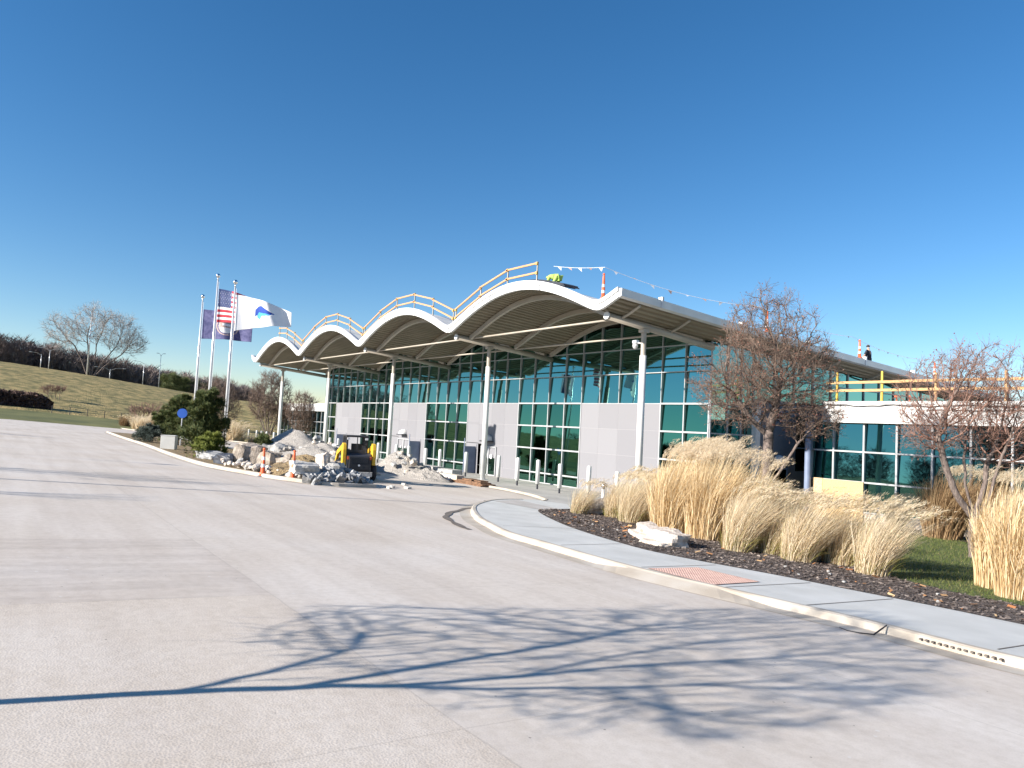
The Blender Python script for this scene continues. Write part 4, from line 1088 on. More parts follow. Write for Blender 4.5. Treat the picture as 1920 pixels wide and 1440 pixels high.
def flag(base, L,H,amp,ph,drop,lab,regions,nu=60,nv=36):
    root=empty('flag',base,0,lab,'flag','flags on the three poles'); groups={}
    for i in range(nu):
        for j in range(nv):
            key=regions((i+.5)/nu,(j+.5)/nv); groups.setdefault(key,MB())
    for key,mb in groups.items():
        idx={}
        for i in range(nu):
            for j in range(nv):
                if regions((i+.5)/nu,(j+.5)/nv)!=key: continue
                q=[]
                for a,c in ((i,j),(i+1,j),(i+1,j+1),(i,j+1)):
                    if (a,c) not in idx:
                        idx[(a,c)]=len(mb.v); mb.v.append(tuple(flag_surface(a/nu,c/nv,L,H,amp,ph,drop)))
                    q.append(idx[(a,c)])
                mb.f.append(tuple(q))
        o=mb.build(key[0],M[key[1]],root,smooth=True)
        s=o.modifiers.new('thick','SOLIDIFY'); s.thickness=.006; s.offset=0
    return root
def reg_us(u,v):
    H13=1/13
    if u<.40 and v>6*H13:
        # staggered stars
        cx=u/.40*11; cy=(v-6*H13)/(7*H13)*9.6
        ix=round(cx-.5); iy=round(cy-.3)
        fx=cx-.5-ix; fy=cy-.3-iy
        if (ix+iy)%2==0 and abs(fx)+abs(fy)<.30 and 0<=ix<=10 and 0<=iy<=8: return ('star','fwhite')
        return ('canton','fblue')
    k=min(12,int(v*13)); return ('red_stripe','fred') if k%2==0 else ('white_stripe','fwhite')
flag((-52.62,12.10,12.35),2.5,2.35,.14,.5,.55,'stars and stripes flag on the middle pole',reg_us,nu=110,nv=78)
def reg_state(u,v):
    dx=(u-.5)*1.55; dy=(v-.48); d=math.hypot(dx,dy)
    if d<.33:
        if .25<d<.29: return ('seal_ring','fstate')
        if d<.25 and (dy<-.05 and abs(dx)<.17 or (.02<dy<.1 and abs(dx)<.12)): return ('seal_scene','fwhite')
        return ('seal','fseal')
    return ('field','fstate')
flag((-56.87,12.10,11.35),3.9,2.2,.20,1.9,.45,'faded blue flag with a round gold seal on the left pole',reg_state,nu=90,nv=60)
def inpoly(x,y,P): return pip(x,y,P)
E1=[(.355,.40),(.35,.62),(.41,.76),(.47,.80),(.60,.66),(.72,.56),(.66,.50),(.52,.52),(.42,.55),(.39,.44)]
E2=[(.39,.44),(.42,.56),(.52,.53),(.66,.51),(.70,.54),(.62,.44),(.48,.43),(.45,.28),(.40,.36)]
def reg_white(u,v):
    if inpoly(u,v,E2): return ('emblem','fblue3')
    if inpoly(u,v,E1): return ('emblem_wing','fblue2')
    return ('field','fwhite')
flag((-47.86,12.12,11.35),3.75,2.35,.24,.2,.95,'white flag with a blue angular bird emblem on the right pole',reg_white,nu=110,nv=70)

# ------------------------------------------------------------------ island, kerb, planting
ik=[(-85,9.6),(-72,9.1),(-64.7,8.9),(-55.4,8.7),(-44.7,8.2),(-37.5,8.05),(-34.0,8.3),(-31.5,8.9),(-29.6,9.35),(-27.8,10.3),(-27.0,11.2),(-27.4,13.0)]
kerb('island_kerb',ik,1,h=.17,pan=.3)
ib=offset(catmull(ik,5),.16)
sheet('island_bed',[(-85,15.5)]+ib+[(-29.0,13.6),(-31,14.0),(-40,15.0),(-60,16.0)],M['soil'],.12)
fk=[(-119.5,9),(-118.5,12.9),(-110,15.4),(-103,17),(-92,22),(-80,29)]
kerb('far_kerb',fk,1,h=.15,pan=.3)

def evergreen(loc,h,w,n,mat,lab,seed,cat='shrub',name='pine_shrub',lobes=9,tuft=.16,single=False):
    root=empty(name,loc,0,lab,cat); r=random.Random(seed)
    b=MB(); b.tube([(0,0,-.1),(.03,0,h*.4),(0,.02,h*.85)],[.09,.06,.02],7); 
    L=[]
    for i in range(lobes):
        a=i*2.4+r.uniform(0,6.28); zz=h*(.14+.74*(i/lobes)); rr_=w*.36*(1-zz/h*.72)*r.uniform(.5,1.15); c=Vector((rr_*math.cos(a),rr_*math.sin(a),zz)); L.append((c,w*.30*r.uniform(.7,1.15)*(1-.45*zz/h)))
        b.tube([(0,0,zz*.6),tuple(c)],[.03,.012],4,caps=False)
    L.append((Vector((0,0,h*.86)),w*.17)); L.append((Vector((0,0,h*.45)),w*.20))
    b.build('trunk',M['bark'],root)
    for c,s in list(L):
        for q in range(4):
            d=Vector((r.gauss(0,1),r.gauss(0,1),abs(r.gauss(0,1))+.1)).normalized(); L.append((c+d*s*r.uniform(.8,1.12),s*r.uniform(.22,.42)))
    b=MB()
    for i in range(n):
        c,s=L[r.randrange(len(L))]; d=Vector((r.gauss(0,1),r.gauss(0,1),r.gauss(0,.9))).normalized(); q=c+d*s*(r.random()**.5)*(1+.5*noise.noise(d*2.3+c))
        if q.z<.03: q.z=.05+r.random()*.2
        dirn=(d+Vector((0,0,.75))).normalized()
        for j in range(5):
            v=(dirn+Vector((r.gauss(0,.45),r.gauss(0,.45),r.gauss(0,.45)))).normalized()*tuft*r.uniform(.6,1.2); wv=v.orthogonal().normalized()*.016
            n0=len(b.v); b.v+=[tuple(q-wv),tuple(q+wv),tuple(q+v)]; b.f.append((n0,n0+1,n0+2))
    b.build('foliage',mat,root); return root
evergreen(gp(-45.6,10.3,.1),3.9,2.9,11000,M['needle'],'large dark green pine shrub below the right flagpoles',101,lobes=26,tuft=.22)
evergreen(gp(-61.5,11.9,.1),3.9,2.9,9000,M['needle'],'dark pine shrub left of the blue sign, behind the largest one',102,lobes=24,tuft=.24)
evergreen(gp(-67.0,11.9,.1),2.3,2.8,5000,M['needle'],'lower dark pine shrub at the left end of the evergreens',103,lobes=14,tuft=.24)
evergreen(gp(-61.5,9.9,.1),1.0,2.6,2500,M['needle_b'],'low bluish spruce shrub by the island kerb',104,lobes=8,tuft=.18)
evergreen(gp(-41.5,9.6,.1),1.1,2.3,3000,M['needle_y'],'low yellow green shrub at the foot of the large pine',105,lobes=8,tuft=.16)
evergreen(gp(-42.0,12.6,.1),1.5,1.8,1800,M['needle'],'small dark shrub right of the large pine, before the rocks',106,lobes=8,tuft=.16)
q=hp(.178,240,-1); evergreen(q,5.5,9,3000,M['needle'],'dark evergreen tree on the right end of the far treeline',107,'tree','evergreen_tree',lobes=10,tuft=1.0)
q=hp(.190,238,-1); evergreen(q,4.5,12,3000,M['needle'],'lower broad evergreen tree rightmost on the hill crest',108,'tree','evergreen_tree',lobes=10,tuft=1.0)

# blue round sign and white utility box among the pines
sg_=empty('round_sign',gp(-58.9,11.6,.1),0,'round blue sign on a thin post between the dark pines','sign')
b=MB(); b.cyl(0,0,0,2.55,.04,8); b.build('post',M['steel'],sg_)
Ms=Matrix.Rotation(rad(65),4,'Z')
b=MB(); b.tube([tuple(Ms@Vector((0,-.06,2.45))),tuple(Ms@Vector((0,-.03,2.45)))],.36,24); b.build('sign_plate',M['bluesign'],sg_)
b=MB(); b.box(-.45,.45,-.25,.25,0,.85); b.box(-.47,.47,-.27,.27,.85,.9); tag(b.build('utility_box',M['walk'],bevel=.02),label='pale grey utility box at the foot of the pines',cat='utility box').matrix_world=Matrix.Translation(gp(-50.6,9.3,.1))@Matrix.Rotation(rad(60),4,'Z')

# grasses ----------------------------------------------------------
def tuft(name,loc,h,w,n,mat,lab,seed,lean=(.35,.45),plumes=0,plumemat=None,green=0,group=None,bw=.007,droop=.35,stiff=.6):
    root=empty(name,loc,0,lab,'ornamental grass',group); r=random.Random(seed)
    def blades(n,hh,mat,nm,bw):
        rng=np.random.default_rng(seed+len(nm)); K=6
        a=rng.uniform(0,2*np.pi,n); rad_=w*.22*np.sqrt(rng.random(n)); x0=rad_*np.cos(a); y0=rad_*np.sin(a)
        H=hh*rng.uniform(.35,1.08,n); out=rng.uniform(.05,1.2,n)*w*.34*(H/hh)
        a2=a+rng.normal(0,.9,n); lx=lean[0]*H*rng.uniform(.4,1.3,n); ly=lean[1]*H*rng.uniform(.4,1.3,n)
        V=np.zeros((n,K,2,3)); ph=rng.uniform(0,np.pi,n)
        for k in range(K):
            t=k/(K-1)
            x=x0+np.cos(a2)*out*t**1.4+lx*t**1.6; y=y0+np.sin(a2)*out*t**1.4+ly*t**1.6; z=H*(t-droop*t**3*out/w*1.6)
            x=x+.035*np.sin(t*6+ph*4)*t; y=y+.03*np.cos(t*5+ph*7)*t; wd=bw*(1-t*.75)
            V[:,k,0]=np.stack([x-np.cos(ph)*wd,y-np.sin(ph)*wd,z],1); V[:,k,1]=np.stack([x+np.cos(ph)*wd,y+np.sin(ph)*wd,z],1)
        me=bpy.data.meshes.new(nm); nv=n*K*2
        idx=np.arange(n*K*2).reshape(n,K,2); q=np.stack([idx[:,:-1,0],idx[:,:-1,1],idx[:,1:,1],idx[:,1:,0]],-1).reshape(-1,4)
        me.vertices.add(nv); me.vertices.foreach_set('co',V.reshape(-1)); me.loops.add(q.size); me.loops.foreach_set('vertex_index',q.reshape(-1))
        me.polygons.add(len(q)); me.polygons.foreach_set('loop_start',np.arange(0,q.size,4)); me.update(calc_edges=True); me.validate(); me.materials.append(mat)
        o=bpy.data.objects.new(nm,me); link(o,root); return V[:,-1].mean(1),V[:,-2].mean(1)
    tips,t2=blades(n,h,mat,'blades',bw)
    if green: blades(green,h*.38,M['fount_g'],'basal_leaves',bw*1.2)
    if plumes:
        b=MB(); order=np.argsort(-tips[:,2])[:max(plumes*3,1)]; sel=[order[r.randrange(len(order))] for _ in range(plumes)]
        for s in sel:
            T=Vector(tips[s]); d=(T-Vector(t2[s])).normalized(); side=Vector((lean[0],lean[1],0)).normalized()
            PL=.5 if h>1.9 else .30; NQ=60 if h>1.9 else 26
            for q in range(NQ):
                f=q/NQ; c=T+d*(PL*f)+side*(PL*.45*f*f)-Vector((0,0,PL*.4*f*f)); sp=(.075 if h>1.9 else .04)*math.sin(math.pi*(f*.85+.1))
                o=Vector((r.gauss(0,1),r.gauss(0,1),r.gauss(0,1))).normalized()*sp; u=(d+side*.7+Vector((r.gauss(0,.3),r.gauss(0,.3),r.gauss(0,.3)))).normalized()*.075; wv=u.orthogonal().normalized()*.006
                n0=len(b.v); b.v+=[tuple(c+o-wv),tuple(c+o+wv),tuple(c+o+u)]; b.f.append((n0,n0+1,n0+2))
        b.build('plumes',plumemat or M['plume'],root)
    return root
G0=.14
FT=[(-18.9,16.6,1.05,1.3,700,'small fountain grass clump at the left tip of the bed'),
    (-18.0,17.6,1.55,2.1,2000,'wispy fountain grass clump second from the left tip of the bed'),
    (-16.7,17.0,1.6,2.1,2300,'fountain grass clump with green base left of the dark shadow gap'),
    (-11.3,15.2,1.6,1.8,1900,'fountain grass clump right of the limestone rocks'),
    (-10.75,15.9,1.45,1.7,1600,'pale fountain grass clump just behind the one beside the rocks'),
    (-9.9,15.6,1.5,1.8,1700,'fountain grass clump in the middle of the front row'),
    (-9.35,16.5,1.5,2.0,1900,'wide pale fountain grass clump second from the lawn gap'),
    (-8.2,15.7,1.5,1.6,1200,'narrow fountain grass clump standing alone before the green lawn'),
    (-12.2,18.2,1.3,2.0,1800,'pale fountain grass clump behind the middle of the front row'),
    (-13.6,19.4,1.4,2.0,1500,'fountain grass clump at the back below the tall bare tree')]
for i,(x,y,h,w,n,lab) in enumerate(FT):
    tuft('fountain_grass',gp(x,y,G0),h,w,n,M['fount'],lab,200+i,lean=(.30,.42),plumes=int(n*.06),plumemat=M['fount'],green=int(n*.16),group='fountain grass clumps in the bed',bw=.0055)
MS=[(-14.3,16.1,2.2,2.5,3000,'tall tan grass clump behind the limestone rocks, left half'),
    (-13.3,16.4,2.35,2.5,3200,'tall tan grass clump behind the limestone rocks, right half'),
    (-12.6,16.9,2.15,2.2,2400,'tall tan grass clump with dark hollow, right of the biggest mass'),
    (-15.4,17.6,2.45,2.5,2400,'tall tan plumed grass at the back left of the biggest mass'),
    (-15.3,18.6,2.65,2.6,2400,'highest plumed grass clump in front of the main tree trunk'),
    (-16.2,19.2,2.7,2.4,2000,'tall plumed grass behind the wispy clumps')]
for i,(x,y,h,w,n,lab) in enumerate(MS):
    tuft('tall_grass',gp(x,y,G0),h,w,n,M['misc'],lab,300+i,lean=(.13,.18),plumes=90 if i>2 else 26,group='tall tan grass clumps in the bed',bw=.010,droop=.5)
for i,(x,y,h,w,n,lab) in enumerate([(-5.75,16.6,2.3,1.9,2200,'tall straw coloured grass clump nearest the right edge'),(-6.55,17.6,2.2,1.7,1800,'tall straw grass clump beside the lawn at the right'),(-5.1,18.6,2.7,2.2,2200,'tall plumed straw grass at the right edge, behind the nearest')]):
    tuft('tall_grass',gp(x,y,G0),h,w,n,M['misc'],lab,330+i,lean=(.10,.14),plumes=8 if i<2 else 50,group='tall straw grass at the right',bw=.011,droop=.6)
for i,(x,y,h,w,n,mt,lab,pl) in enumerate([(-14.0,32.4,2.7,3.2,3500,'brownbush','big russet grass clump before the low wing windows',60),(-12.2,32.6,2.6,3.0,3000,'brownbush','russet grass clump behind the reddish tree trunk',60),(-16.4,33.3,1.5,1.6,1200,'fount','small yellowish grass clump below the low wing sill',60),
        (-9.0,31.5,2.9,3.0,2800,'misc','plumed tan grass right of the reddish tree, before the wing',90),(-6.5,29.5,3.0,3.0,2800,'misc','plumed tan grass at the right edge before the wing',90),(-10.8,33.6,2.7,2.6,2000,'misc','plumed tan grass against the wing windows',80)]):
    tuft('tall_grass',gp(x,y,G0),h,w,n,M[mt],lab,350+i,lean=(.15,.2),plumes=pl,group='grasses before the low wing',bw=.012)
tuft('fountain_grass',gp(-27.2,28.6,.12),1.0,1.3,500,M['fount'],'small grass tuft at the foot of the nearest hall window',371,lean=(.3,.4),plumes=40,bw=.008)
for i in range(12):
    x=-117+i*2.4+R.uniform(-.5,.5); y=15.8+.16*i+R.uniform(-.2,.8)+(2.2 if i%2 else 0)
    if x>-104: y+=.25*(x+104)
    tuft('fountain_grass',gp(x,y,.1),2.3 if i%2 else 1.9,3.4,800,M['fount'] if i%3 else M['brownbush'],'tan mounded grass clump beyond the far kerb, in the row left of the pines',380+i,lean=(.1,.2),plumes=90,group='far grass mounds left of the pines',bw=.03)
for i in range(5):
    tuft('fountain_grass',gp(-98+i*3.4,25+i*.6,.1),1.0,2.6,300,M['fount'],'low tan grass mound behind the gravel heaps',400+i,lean=(.2,.3),plumes=20,group='low grass mounds behind the gravel',bw=.03)

# ------------------------------------------------------------------ rocks and rubble
def rock_mesh(sx,sy,sz,seed,sub=2,rough=.25,blocky=.5):
    bm=bmesh.new(); bmesh.ops.create_cube(bm,size=2); bmesh.ops.subdivide_edges(bm,edges=bm.edges,cuts=sub,use_grid_fill=True)
    for v in bm.verts:
        s=v.co.normalized()*1.2; c=v.co.lerp(s,1-blocky); n=noise.noise(c*1.3+Vector((seed*3.1,seed,0)))*rough+noise.noise(c*3.5+Vector((seed,0,seed*2)))*rough*.4
        c=c*(1+n); v.co=Vector((c.x*sx/2,c.y*sy/2,c.z*sz/2))
    me=bpy.data.meshes.new('rock'); bm.to_mesh(me); bm.free(); return me
def rock(name,loc,s,rot,seed,mat,lab,cat='rock',group=None,**k):
    me=rock_mesh(*s,seed,**k); me.materials.append(mat); o=bpy.data.objects.new(name,me); link(o); o.location=loc; o.rotation_euler=rot; return tag(o,lab,cat,group)
rock('limestone_slab',gp(-13.55,14.35,.30),(1.0,.5,.34),(.05,.02,-.7),1,M['limestone'],'pale limestone block on top of the ledge, left one',group='limestone ledge',sub=4,blocky=.75,rough=.16)
rock('limestone_slab',gp(-12.75,13.95,.27),(.95,.55,.34),(.02,.05,-.6),2,M['limestone'],'pale limestone block in the middle of the ledge',group='limestone ledge',sub=4,blocky=.75,rough=.16)
rock('limestone_slab',gp(-12.05,13.6,.26),(.72,.62,.42),(.0,.1,-.3),3,M['limestone'],'rounded limestone block at the right end of the ledge',group='limestone ledge',sub=4,blocky=.7,rough=.2)
rock('limestone_slab',gp(-13.2,13.85,.17),(1.7,.4,.16),(0,.02,-.55),4,M['limestone'],'flat limestone slab lying below the ledge',group='limestone ledge',sub=4,blocky=.8,rough=.14)
rock('limestone_slab',gp(-12.2,13.25,.16),(.8,.45,.13),(0,.0,-.2),5,M['limestone'],'small flat limestone slab at the lower right of the ledge',group='limestone ledge',sub=4,blocky=.8,rough=.14)
rock('limestone_slab',gp(-19.0,17.5,.35),(1.5,.4,.5),(0,-.35,.6),6,M['limestone'],'long pale stone leaning at the left tip of the bed',sub=4,blocky=.7,rough=.15)
for i in range(12):
    x=R.uniform(-16,-4.5); y=R.uniform(13.1,14.6)+(.6 if x<-13 else 0)
    if not pip(x,y,bed): continue
    rock('pebble',gp(x,y,.155),(.07,.05,.04),(0,0,R.uniform(0,3)),40+i,M['greyrock'],'small pale pebble lying on the dark mulch','stone','pebbles on the mulch',sub=1,blocky=.3)
# boulders in the island
for (x,y,s,rz,mt,lab) in ((-38.0,10.9,(1.9,1.0,.95),.3,'rock','largest tan boulder left of the gravel mound'),(-36.0,10.2,(1.3,1.0,1.15),1.1,'rock','rounded tan boulder behind the left cone'),(-34.0,10.6,(.9,.7,.9),.4,'rock','reddish boulder right of the left cone'),
        (-41.5,13.2,(1.3,1.0,1.2),.9,'greyrock','grey block behind the tan boulders'),(-40.0,9.6,(2.3,.8,.45),.35,'bluegrey','flat slate slab at the island edge'),(-36.6,9.3,(1.6,.6,.6),.2,'darkmetal','black shiny slab below the tan boulder'),
        (-29.7,10.7,(1.0,.8,.75),.6,'greyrock','pale broken slab right of the left cone'),(-29.2,11.4,(.6,.4,1.2),.3,'limestone','pale slab standing on edge left of the right cone'),(-29.4,11.6,(1.5,1.1,.8),.9,'greyrock','large grey broken slab behind the right cone'),
        (-28.2,10.8,(1.1,.35,.2),.9,'limestone','cream plank shaped stone right of the right cone'),(-32.6,12.1,(2.2,1.2,.7),.2,'rock','brown boulder in the shade of the gravel mound'),(-38.5,14.8,(2.4,1.2,1.3),.5,'greyrock','pale grey block at the left end of the gravel mound')):
    rock('boulder',gp(x,y,s[2]*.42+.08),s,(R.uniform(-.1,.1),R.uniform(-.15,.15),rz),abs(int(x*7)),M[mt],lab,'boulder',None,sub=4,blocky=.6,rough=.3)
for i in range(75):
    t=R.random(); x=-38.5+7.5*t+R.uniform(-.3,.3); y=8.85+.35*R.random()+max(0,(t-.6))*1.0+R.random()*.7; s=R.uniform(.14,.34)
    rock('cobble',gp(x,y,.12+s*.3+R.random()*.15),(s,s*.8,s*.7),(R.uniform(-.5,.5),R.uniform(-.5,.5),R.uniform(0,3)),600+i,M['limestone'] if i%3 else M['greyrock'],'small rounded cobble along the island kerb by the left cone','stone','cobbles along the island kerb',sub=1,blocky=.35)
for i in range(34):
    x=R.uniform(-39.5,-28.3); f=(x+39.5)/11.2; y=9.7+.6*f+R.random()*(3.4-1.0*f); s_=R.uniform(.5,1.15)
    rock('rubble_block',gp(x,y,.18+R.random()*.45),(s_,s_*R.uniform(.5,.9),s_*R.uniform(.18,.42)),(R.uniform(-.6,.6),R.uniform(-.6,.6),R.uniform(0,3)),900+i,M[R.choice(('greyrock','greyrock','limestone','rock','bluegrey'))],'pale broken concrete slab lying in the torn up island by the cones','slab','broken slabs in the torn up island',sub=3,blocky=.85,rough=.22)
for i in range(70):
    if i<45: x=R.uniform(-45,-33.5); y=R.uniform(12.6,17.2)
    else: x=R.uniform(-42,-34.5); y=R.uniform(19.3,21.6)
    s_=R.uniform(.14,.42)
    h_=max([0]+[hh*max(0,1-math.hypot((x-cx)/rx,(y-cy)/ry)**1.6) for cx,cy,rx,ry,hh in ((-44,15.8,8,3,1.75),(-37,13.8,4.8,2.3,1.45),(-41.5,16.8,3.6,2,1.25),(-39.8,20.6,2.8,1.4,1.3))])
    rock('rubble_stone',gp(x,y,.05+h_+s_*.1),(s_,s_*.8,s_*.6),(R.uniform(-.6,.6),R.uniform(-.6,.6),R.uniform(0,3)),1000+i,M[R.choice(('greyrock','limestone','gravel'))],'loose grey stone resting on the gravel heaps','stone','loose stones on the gravel heaps',sub=2,blocky=.6,rough=.3)
# rubble heap of grey fragments
protos=[]
for i in range(10):
    me=rock_mesh(R.uniform(.55,.95),R.uniform(.18,.38),R.uniform(.12,.26),700+i,sub=2,rough=.35,blocky=.8); protos.append(me)
for k in range(170):
    t=R.random(); x=-27.6-2.6*R.random()-.7*t+.3; y=10.4+2.7*t+R.uniform(-.2,.2); hc=max(0,1-((x+28.9)/1.7)**2)*max(0,1-((t-.45)/.62)**2)
    z=GZ(x,y)+.06+.42*hc*R.random()**.6
    me=protos[k%10] if k>=20 else protos[k%10].copy()
    me=protos[k%10].copy(); me.materials.append(M['bluegrey'] if R.random()<.7 else (M['greyrock'] if R.random()<.6 else M['limestone']))
    o=bpy.data.objects.new('rubble_chunk',me); link(o); o.location=(x,y,z); o.rotation_euler=(R.uniform(-.7,.7),R.uniform(-.9,.9),R.uniform(0,6.28)); s=R.uniform(.45,1.0); o.scale=(s,s,s)
    tag(o,'angular grey rubble fragment in the heap beside the skid loader','rubble','rubble fragments in the grey heap')
for i,(x,y) in enumerate(((-28.0,14.0),(-27.5,13.6),(-30.0,15.6),(-27.9,14.7))):
    me=protos[i].copy(); me.materials.append(M['greyrock']); o=bpy.data.objects.new('rubble_chunk',me); link(o); o.location=gp(x,y,.06); o.scale=(.5,.5,.5); tag(o,'stray grey fragment lying on the road right of the rubble heap','rubble','stray fragments on the road')
def mound(name,cx,cy,rx,ry,h,rot,mat,lab,seed,cat='gravel heap',ex=1.2):
    b=MB(); n=56; c,s=math.cos(rot),math.sin(rot)
    for i in range(n+1):
        for j in range(n+1):
            u=-1+2*i/n; v=-1+2*j/n; d=min(1,math.hypot(u,v)); 
            hh=h*max(0,1-d**ex)*(1+.5*noise.noise(Vector((u*1.5+seed,v*1.5,0))))+(.22*noise.noise(Vector((u*5,v*5,seed)))+.10*noise.noise(Vector((u*13,v*13,seed))))*(1-d)
            x=cx+u*rx*c-v*ry*s; y=cy+u*rx*s+v*ry*c; b.v.append((x,y,GZ(x,y)+.0+max(hh,-.05)))
    for i in range(n):
        for j in range(n): b.f.append((i*(n+1)+j,(i+1)*(n+1)+j,(i+1)*(n+1)+j+1,i*(n+1)+j+1))
    tag(b.build(name,mat,smooth=True),lab,cat)
mound('gravel_mound',-43,15.6,7.2,3.0,1.8,.10,M['gravel'],'broad grey gravel heap in front of the end column',1.0,ex=2.0)
mound('gravel_mound',-37.0,13.8,4.8,2.3,1.45,.2,M['gravel'],'nearer grey gravel heap behind the two cones',2.0,ex=1.7)
mound('gravel_mound',-41.5,16.8,3.6,2.0,1.25,.2,M['greyrock'],'greenish grey rubble heap left of the skid loader',3.0)
mound('gravel_mound',-39.8,20.6,2.8,1.4,1.3,.25,M['gravel'],'small gravel heap right of the skid loader by the door',4.0)
mound('gravel_mound',-36.0,20.0,2.3,1.0,.6,.1,M['gravel'],'low spill of gravel on the road edge right of the loader',5.0)
mound('soil_mound',-31.3,11.2,2.6,1.7,.95,.3,M['soil'],'straw covered soil bank between the two cones',6.0,'soil heap')

# slabs, pallets and boards near the plaza kerb
def stack(name,loc,rz,boxes,mat,lab,cat):
    b=MB()
    for q in boxes: b.box(*q)
    o=b.build(name,mat,bevel=.01); o.location=loc; o.rotation_euler=(0,0,rz); tag(o,lab,cat)
stack('concrete_block',gp(-40.0,22.6,.1),.05,[(-.9,.9,-.4,.4,0,.55)],M['greyblock'],'pale concrete block left of the dark board stack','block')
stack('concrete_block',gp(-38.0,22.8,.1),.12,[(-.8,.8,-.4,.4,0,.5)],M['greyrock'],'darker grey block behind the pale kerb stone','block')
stack('kerb_stone',gp(-35.9,21.6,.05),.03,[(-1.1,1.1,-.25,.25,0,.36)],M['limestone'],'long pale kerb stone lying at the plaza edge','kerb stone')
stack('board_stack',gp(-33.5,21.6,.05),-.03,[(-1.8,1.6,-.45,.4,0,.06),(-1.6,1.7,-.4,.45,.065,.12),(-1.0,1.5,-.38,.3,.125,.19),(-.6,.4,-.3,.3,.20,.27),(.5,1.2,-.2,.3,.2,.26)],M['brownboard'],'stack of weathered brown boards on the plaza edge','boards')
rock('tarp_bundle',gp(-38.8,21.6,.22),(1.0,.7,.5),(0,0,.3),71,M['fin'],'dark blue tarp bundle on the ground by the blocks','tarp',sub=4,blocky=.4)

# ------------------------------------------------------------------ skid steer loader
ld_=empty('skid_loader',gp(-32.3,14.1,.02),rad(166),'yellow and black skid steer loader seen from behind beside the rubble heap','loader')
def part(name,mat,fn,parent=None,bevel=.02,smooth=False):
    b=MB(); fn(b); return b.build(name,mat,parent or ld_,smooth=smooth,bevel=bevel)
# local: +x forward, rear at x=-1.35
part('chassis',M['darkmetal'],lambda b:(b.prism([(-1.28,.28),(1.0,.28),(1.1,.55),(1.0,.78),(-1.28,.78)],-.5,.5,1),b.box(-1.33,-1.0,-.62,.62,.22,.46)))
part('engine_hood',M['darkmetal'],lambda b:b.prism([(-1.30,.47),(-.2,.79),(-.2,1.2),(-1.1,1.28),(-1.32,1.16)],-.56,.56,1))
ed=part('engine_door',M['dark'],lambda b:b.box(-1.38,-1.31,-.47,.47,.52,1.13))
part('door_grille',M['darkmetal'],lambda b:[b.box(-1.395,-1.383,-.40,.40,.86+i*.05,.88+i*.05) for i in range(5)],ed,0)
part('door_badge',M['reflect'],lambda b:b.poly([(-1.399,y,z) for y,z in ((-.05,.74),(.0,.79),(.06,.77),(.05,.71),(0,.69))]),ed,0)
part('counterweight',M['greyrock'],lambda b:b.box(-1.40,-1.2,-.62,.62,.22,.44))
cabp=part('cab',M['dark'],lambda b:(b.box(-.55,-.47,-.5,-.42,1.2,2.02),b.box(-.55,-.47,.42,.5,1.2,2.02),b.box(.55,.63,-.5,-.42,1.0,2.02),b.box(.55,.63,.42,.5,1.0,2.02),b.box(-.6,.68,-.52,.52,2.0,2.08),b.box(-.55,-.47,-.5,.5,1.2,1.28),b.box(-.55,.6,-.49,-.45,1.25,1.33),b.box(-.55,.6,.45,.49,1.25,1.33)))
part('rear_window',M['darkmetal'],lambda b:(b.box(-.53,-.52,-.43,.43,1.28,1.42),b.box(-.53,-.52,-.02,.02,1.4,2.0)),cabp,0)
for s in (-1,1): part('side_grille',M['darkmetal'],lambda b:[b.box(-.45+i*.1,-.43+i*.1,s*.47-.008,s*.47+.008,1.3,2.0) for i in range(10)],cabp,0)
part('seat',M['dark'],lambda b:(b.box(-.35,.1,-.25,.25,1.0,1.15),b.box(-.42,-.3,-.25,.25,1.1,1.7)),cabp)
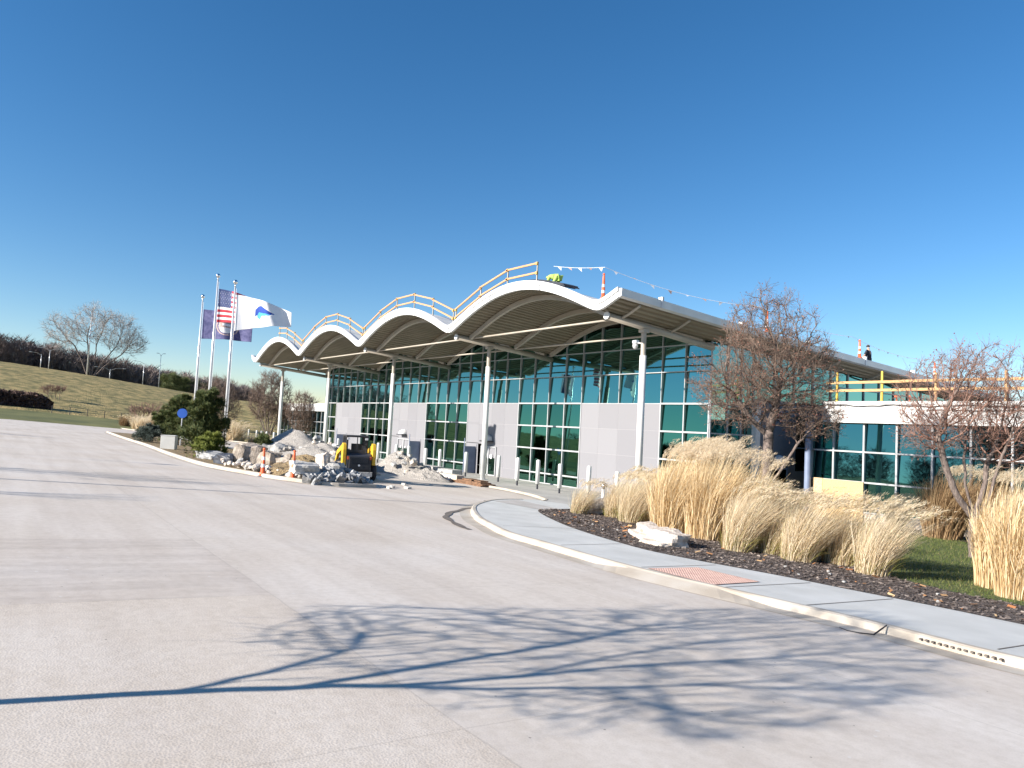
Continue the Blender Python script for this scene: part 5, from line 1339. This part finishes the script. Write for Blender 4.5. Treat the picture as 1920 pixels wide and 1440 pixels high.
for s in (-1,1):
    part('arm_tower',M['yellow'],lambda b:b.prism([(-1.28,.75),(-.85,.75),(-.80,1.62),(-.95,1.75),(-1.22,1.70),(-1.30,1.45)],s*.60,s*.76,1))
    part('lift_arm',M['yellow'],lambda b:b.prism([(-1.2,1.52),(-.9,1.70),(.7,1.32),(1.25,.75),(1.45,.32),(1.28,.28),(1.05,.68),(.55,1.13),(-.9,1.45)],s*.63,s*.75,1))
    part('hydraulic_ram',M['silver'],lambda b:b.tube([(-.85,s*.58,.85),(.3,s*.58,1.18)],[.05,.03],8),None,0,True)
    part('tail_light',M['orange'],lambda b:b.box(-1.345,-1.32,s*.52-.04,s*.52+.04,1.0,1.14),None,0)
    part('fender',M['yellow'],lambda b:b.box(-1.0,.9,s*.53-.02,s*.53+.06,.70,.80))
    for xw in (-.72,.68):
        w0=MB(); 
        Mw=Matrix.Translation((xw,s*.74,.40))@Matrix.Rotation(rad(90),4,'X')
        w0.lathe(0,0,[(.20,-.13),(.34,-.145),(.40,-.10),(.41,0),(.40,.10),(.34,.145),(.20,.13)],22,Mw)
        tw=w0.build('wheel',M['dark'],ld_,smooth=False)
        w1=MB(); w1.lathe(0,0,[(.21,-.14),(.19,-.10),(.05,-.08),(.05,.08),(.19,.10),(.21,.14)],16,Mw); w1.build('rim',M['yellow'],tw)
        w2=MB()
        for q in range(16):
            A=Mw@Matrix.Rotation(q*math.pi/8,4,'Z'); w2.box(.395,.435,-.13,.13,-.03,.03,A)
        w2.build('tread',M['dark'],tw)
part('bucket',M['darkmetal'],lambda b:b.prism([(1.40,.75),(1.46,.75),(1.50,.18),(2.15,.10),(2.15,.06),(1.40,.08)],-.88,.88,1))
part('work_light',M['reflect'],lambda b:(b.box(-.62,-.56,-.48,-.36,1.88,1.98),b.box(-.62,-.56,.36,.48,1.88,1.98)),cabp,0)

# orange pickets on the wing roof
for i,(x,lab) in enumerate(((-18.35,'short orange marker on the wing roof just right of the second yellow post'),(-17.7,'short orange marker on the wing roof, farther from the yellow posts'))):
    b=MB(); b.cyl(x,37.2,5.9,6.3,.035,8); b.box(x-.09,x+.03,37.17,37.23,6.2,6.3); tag(b.build('roof_marker',M['orange']),lab,'marker')
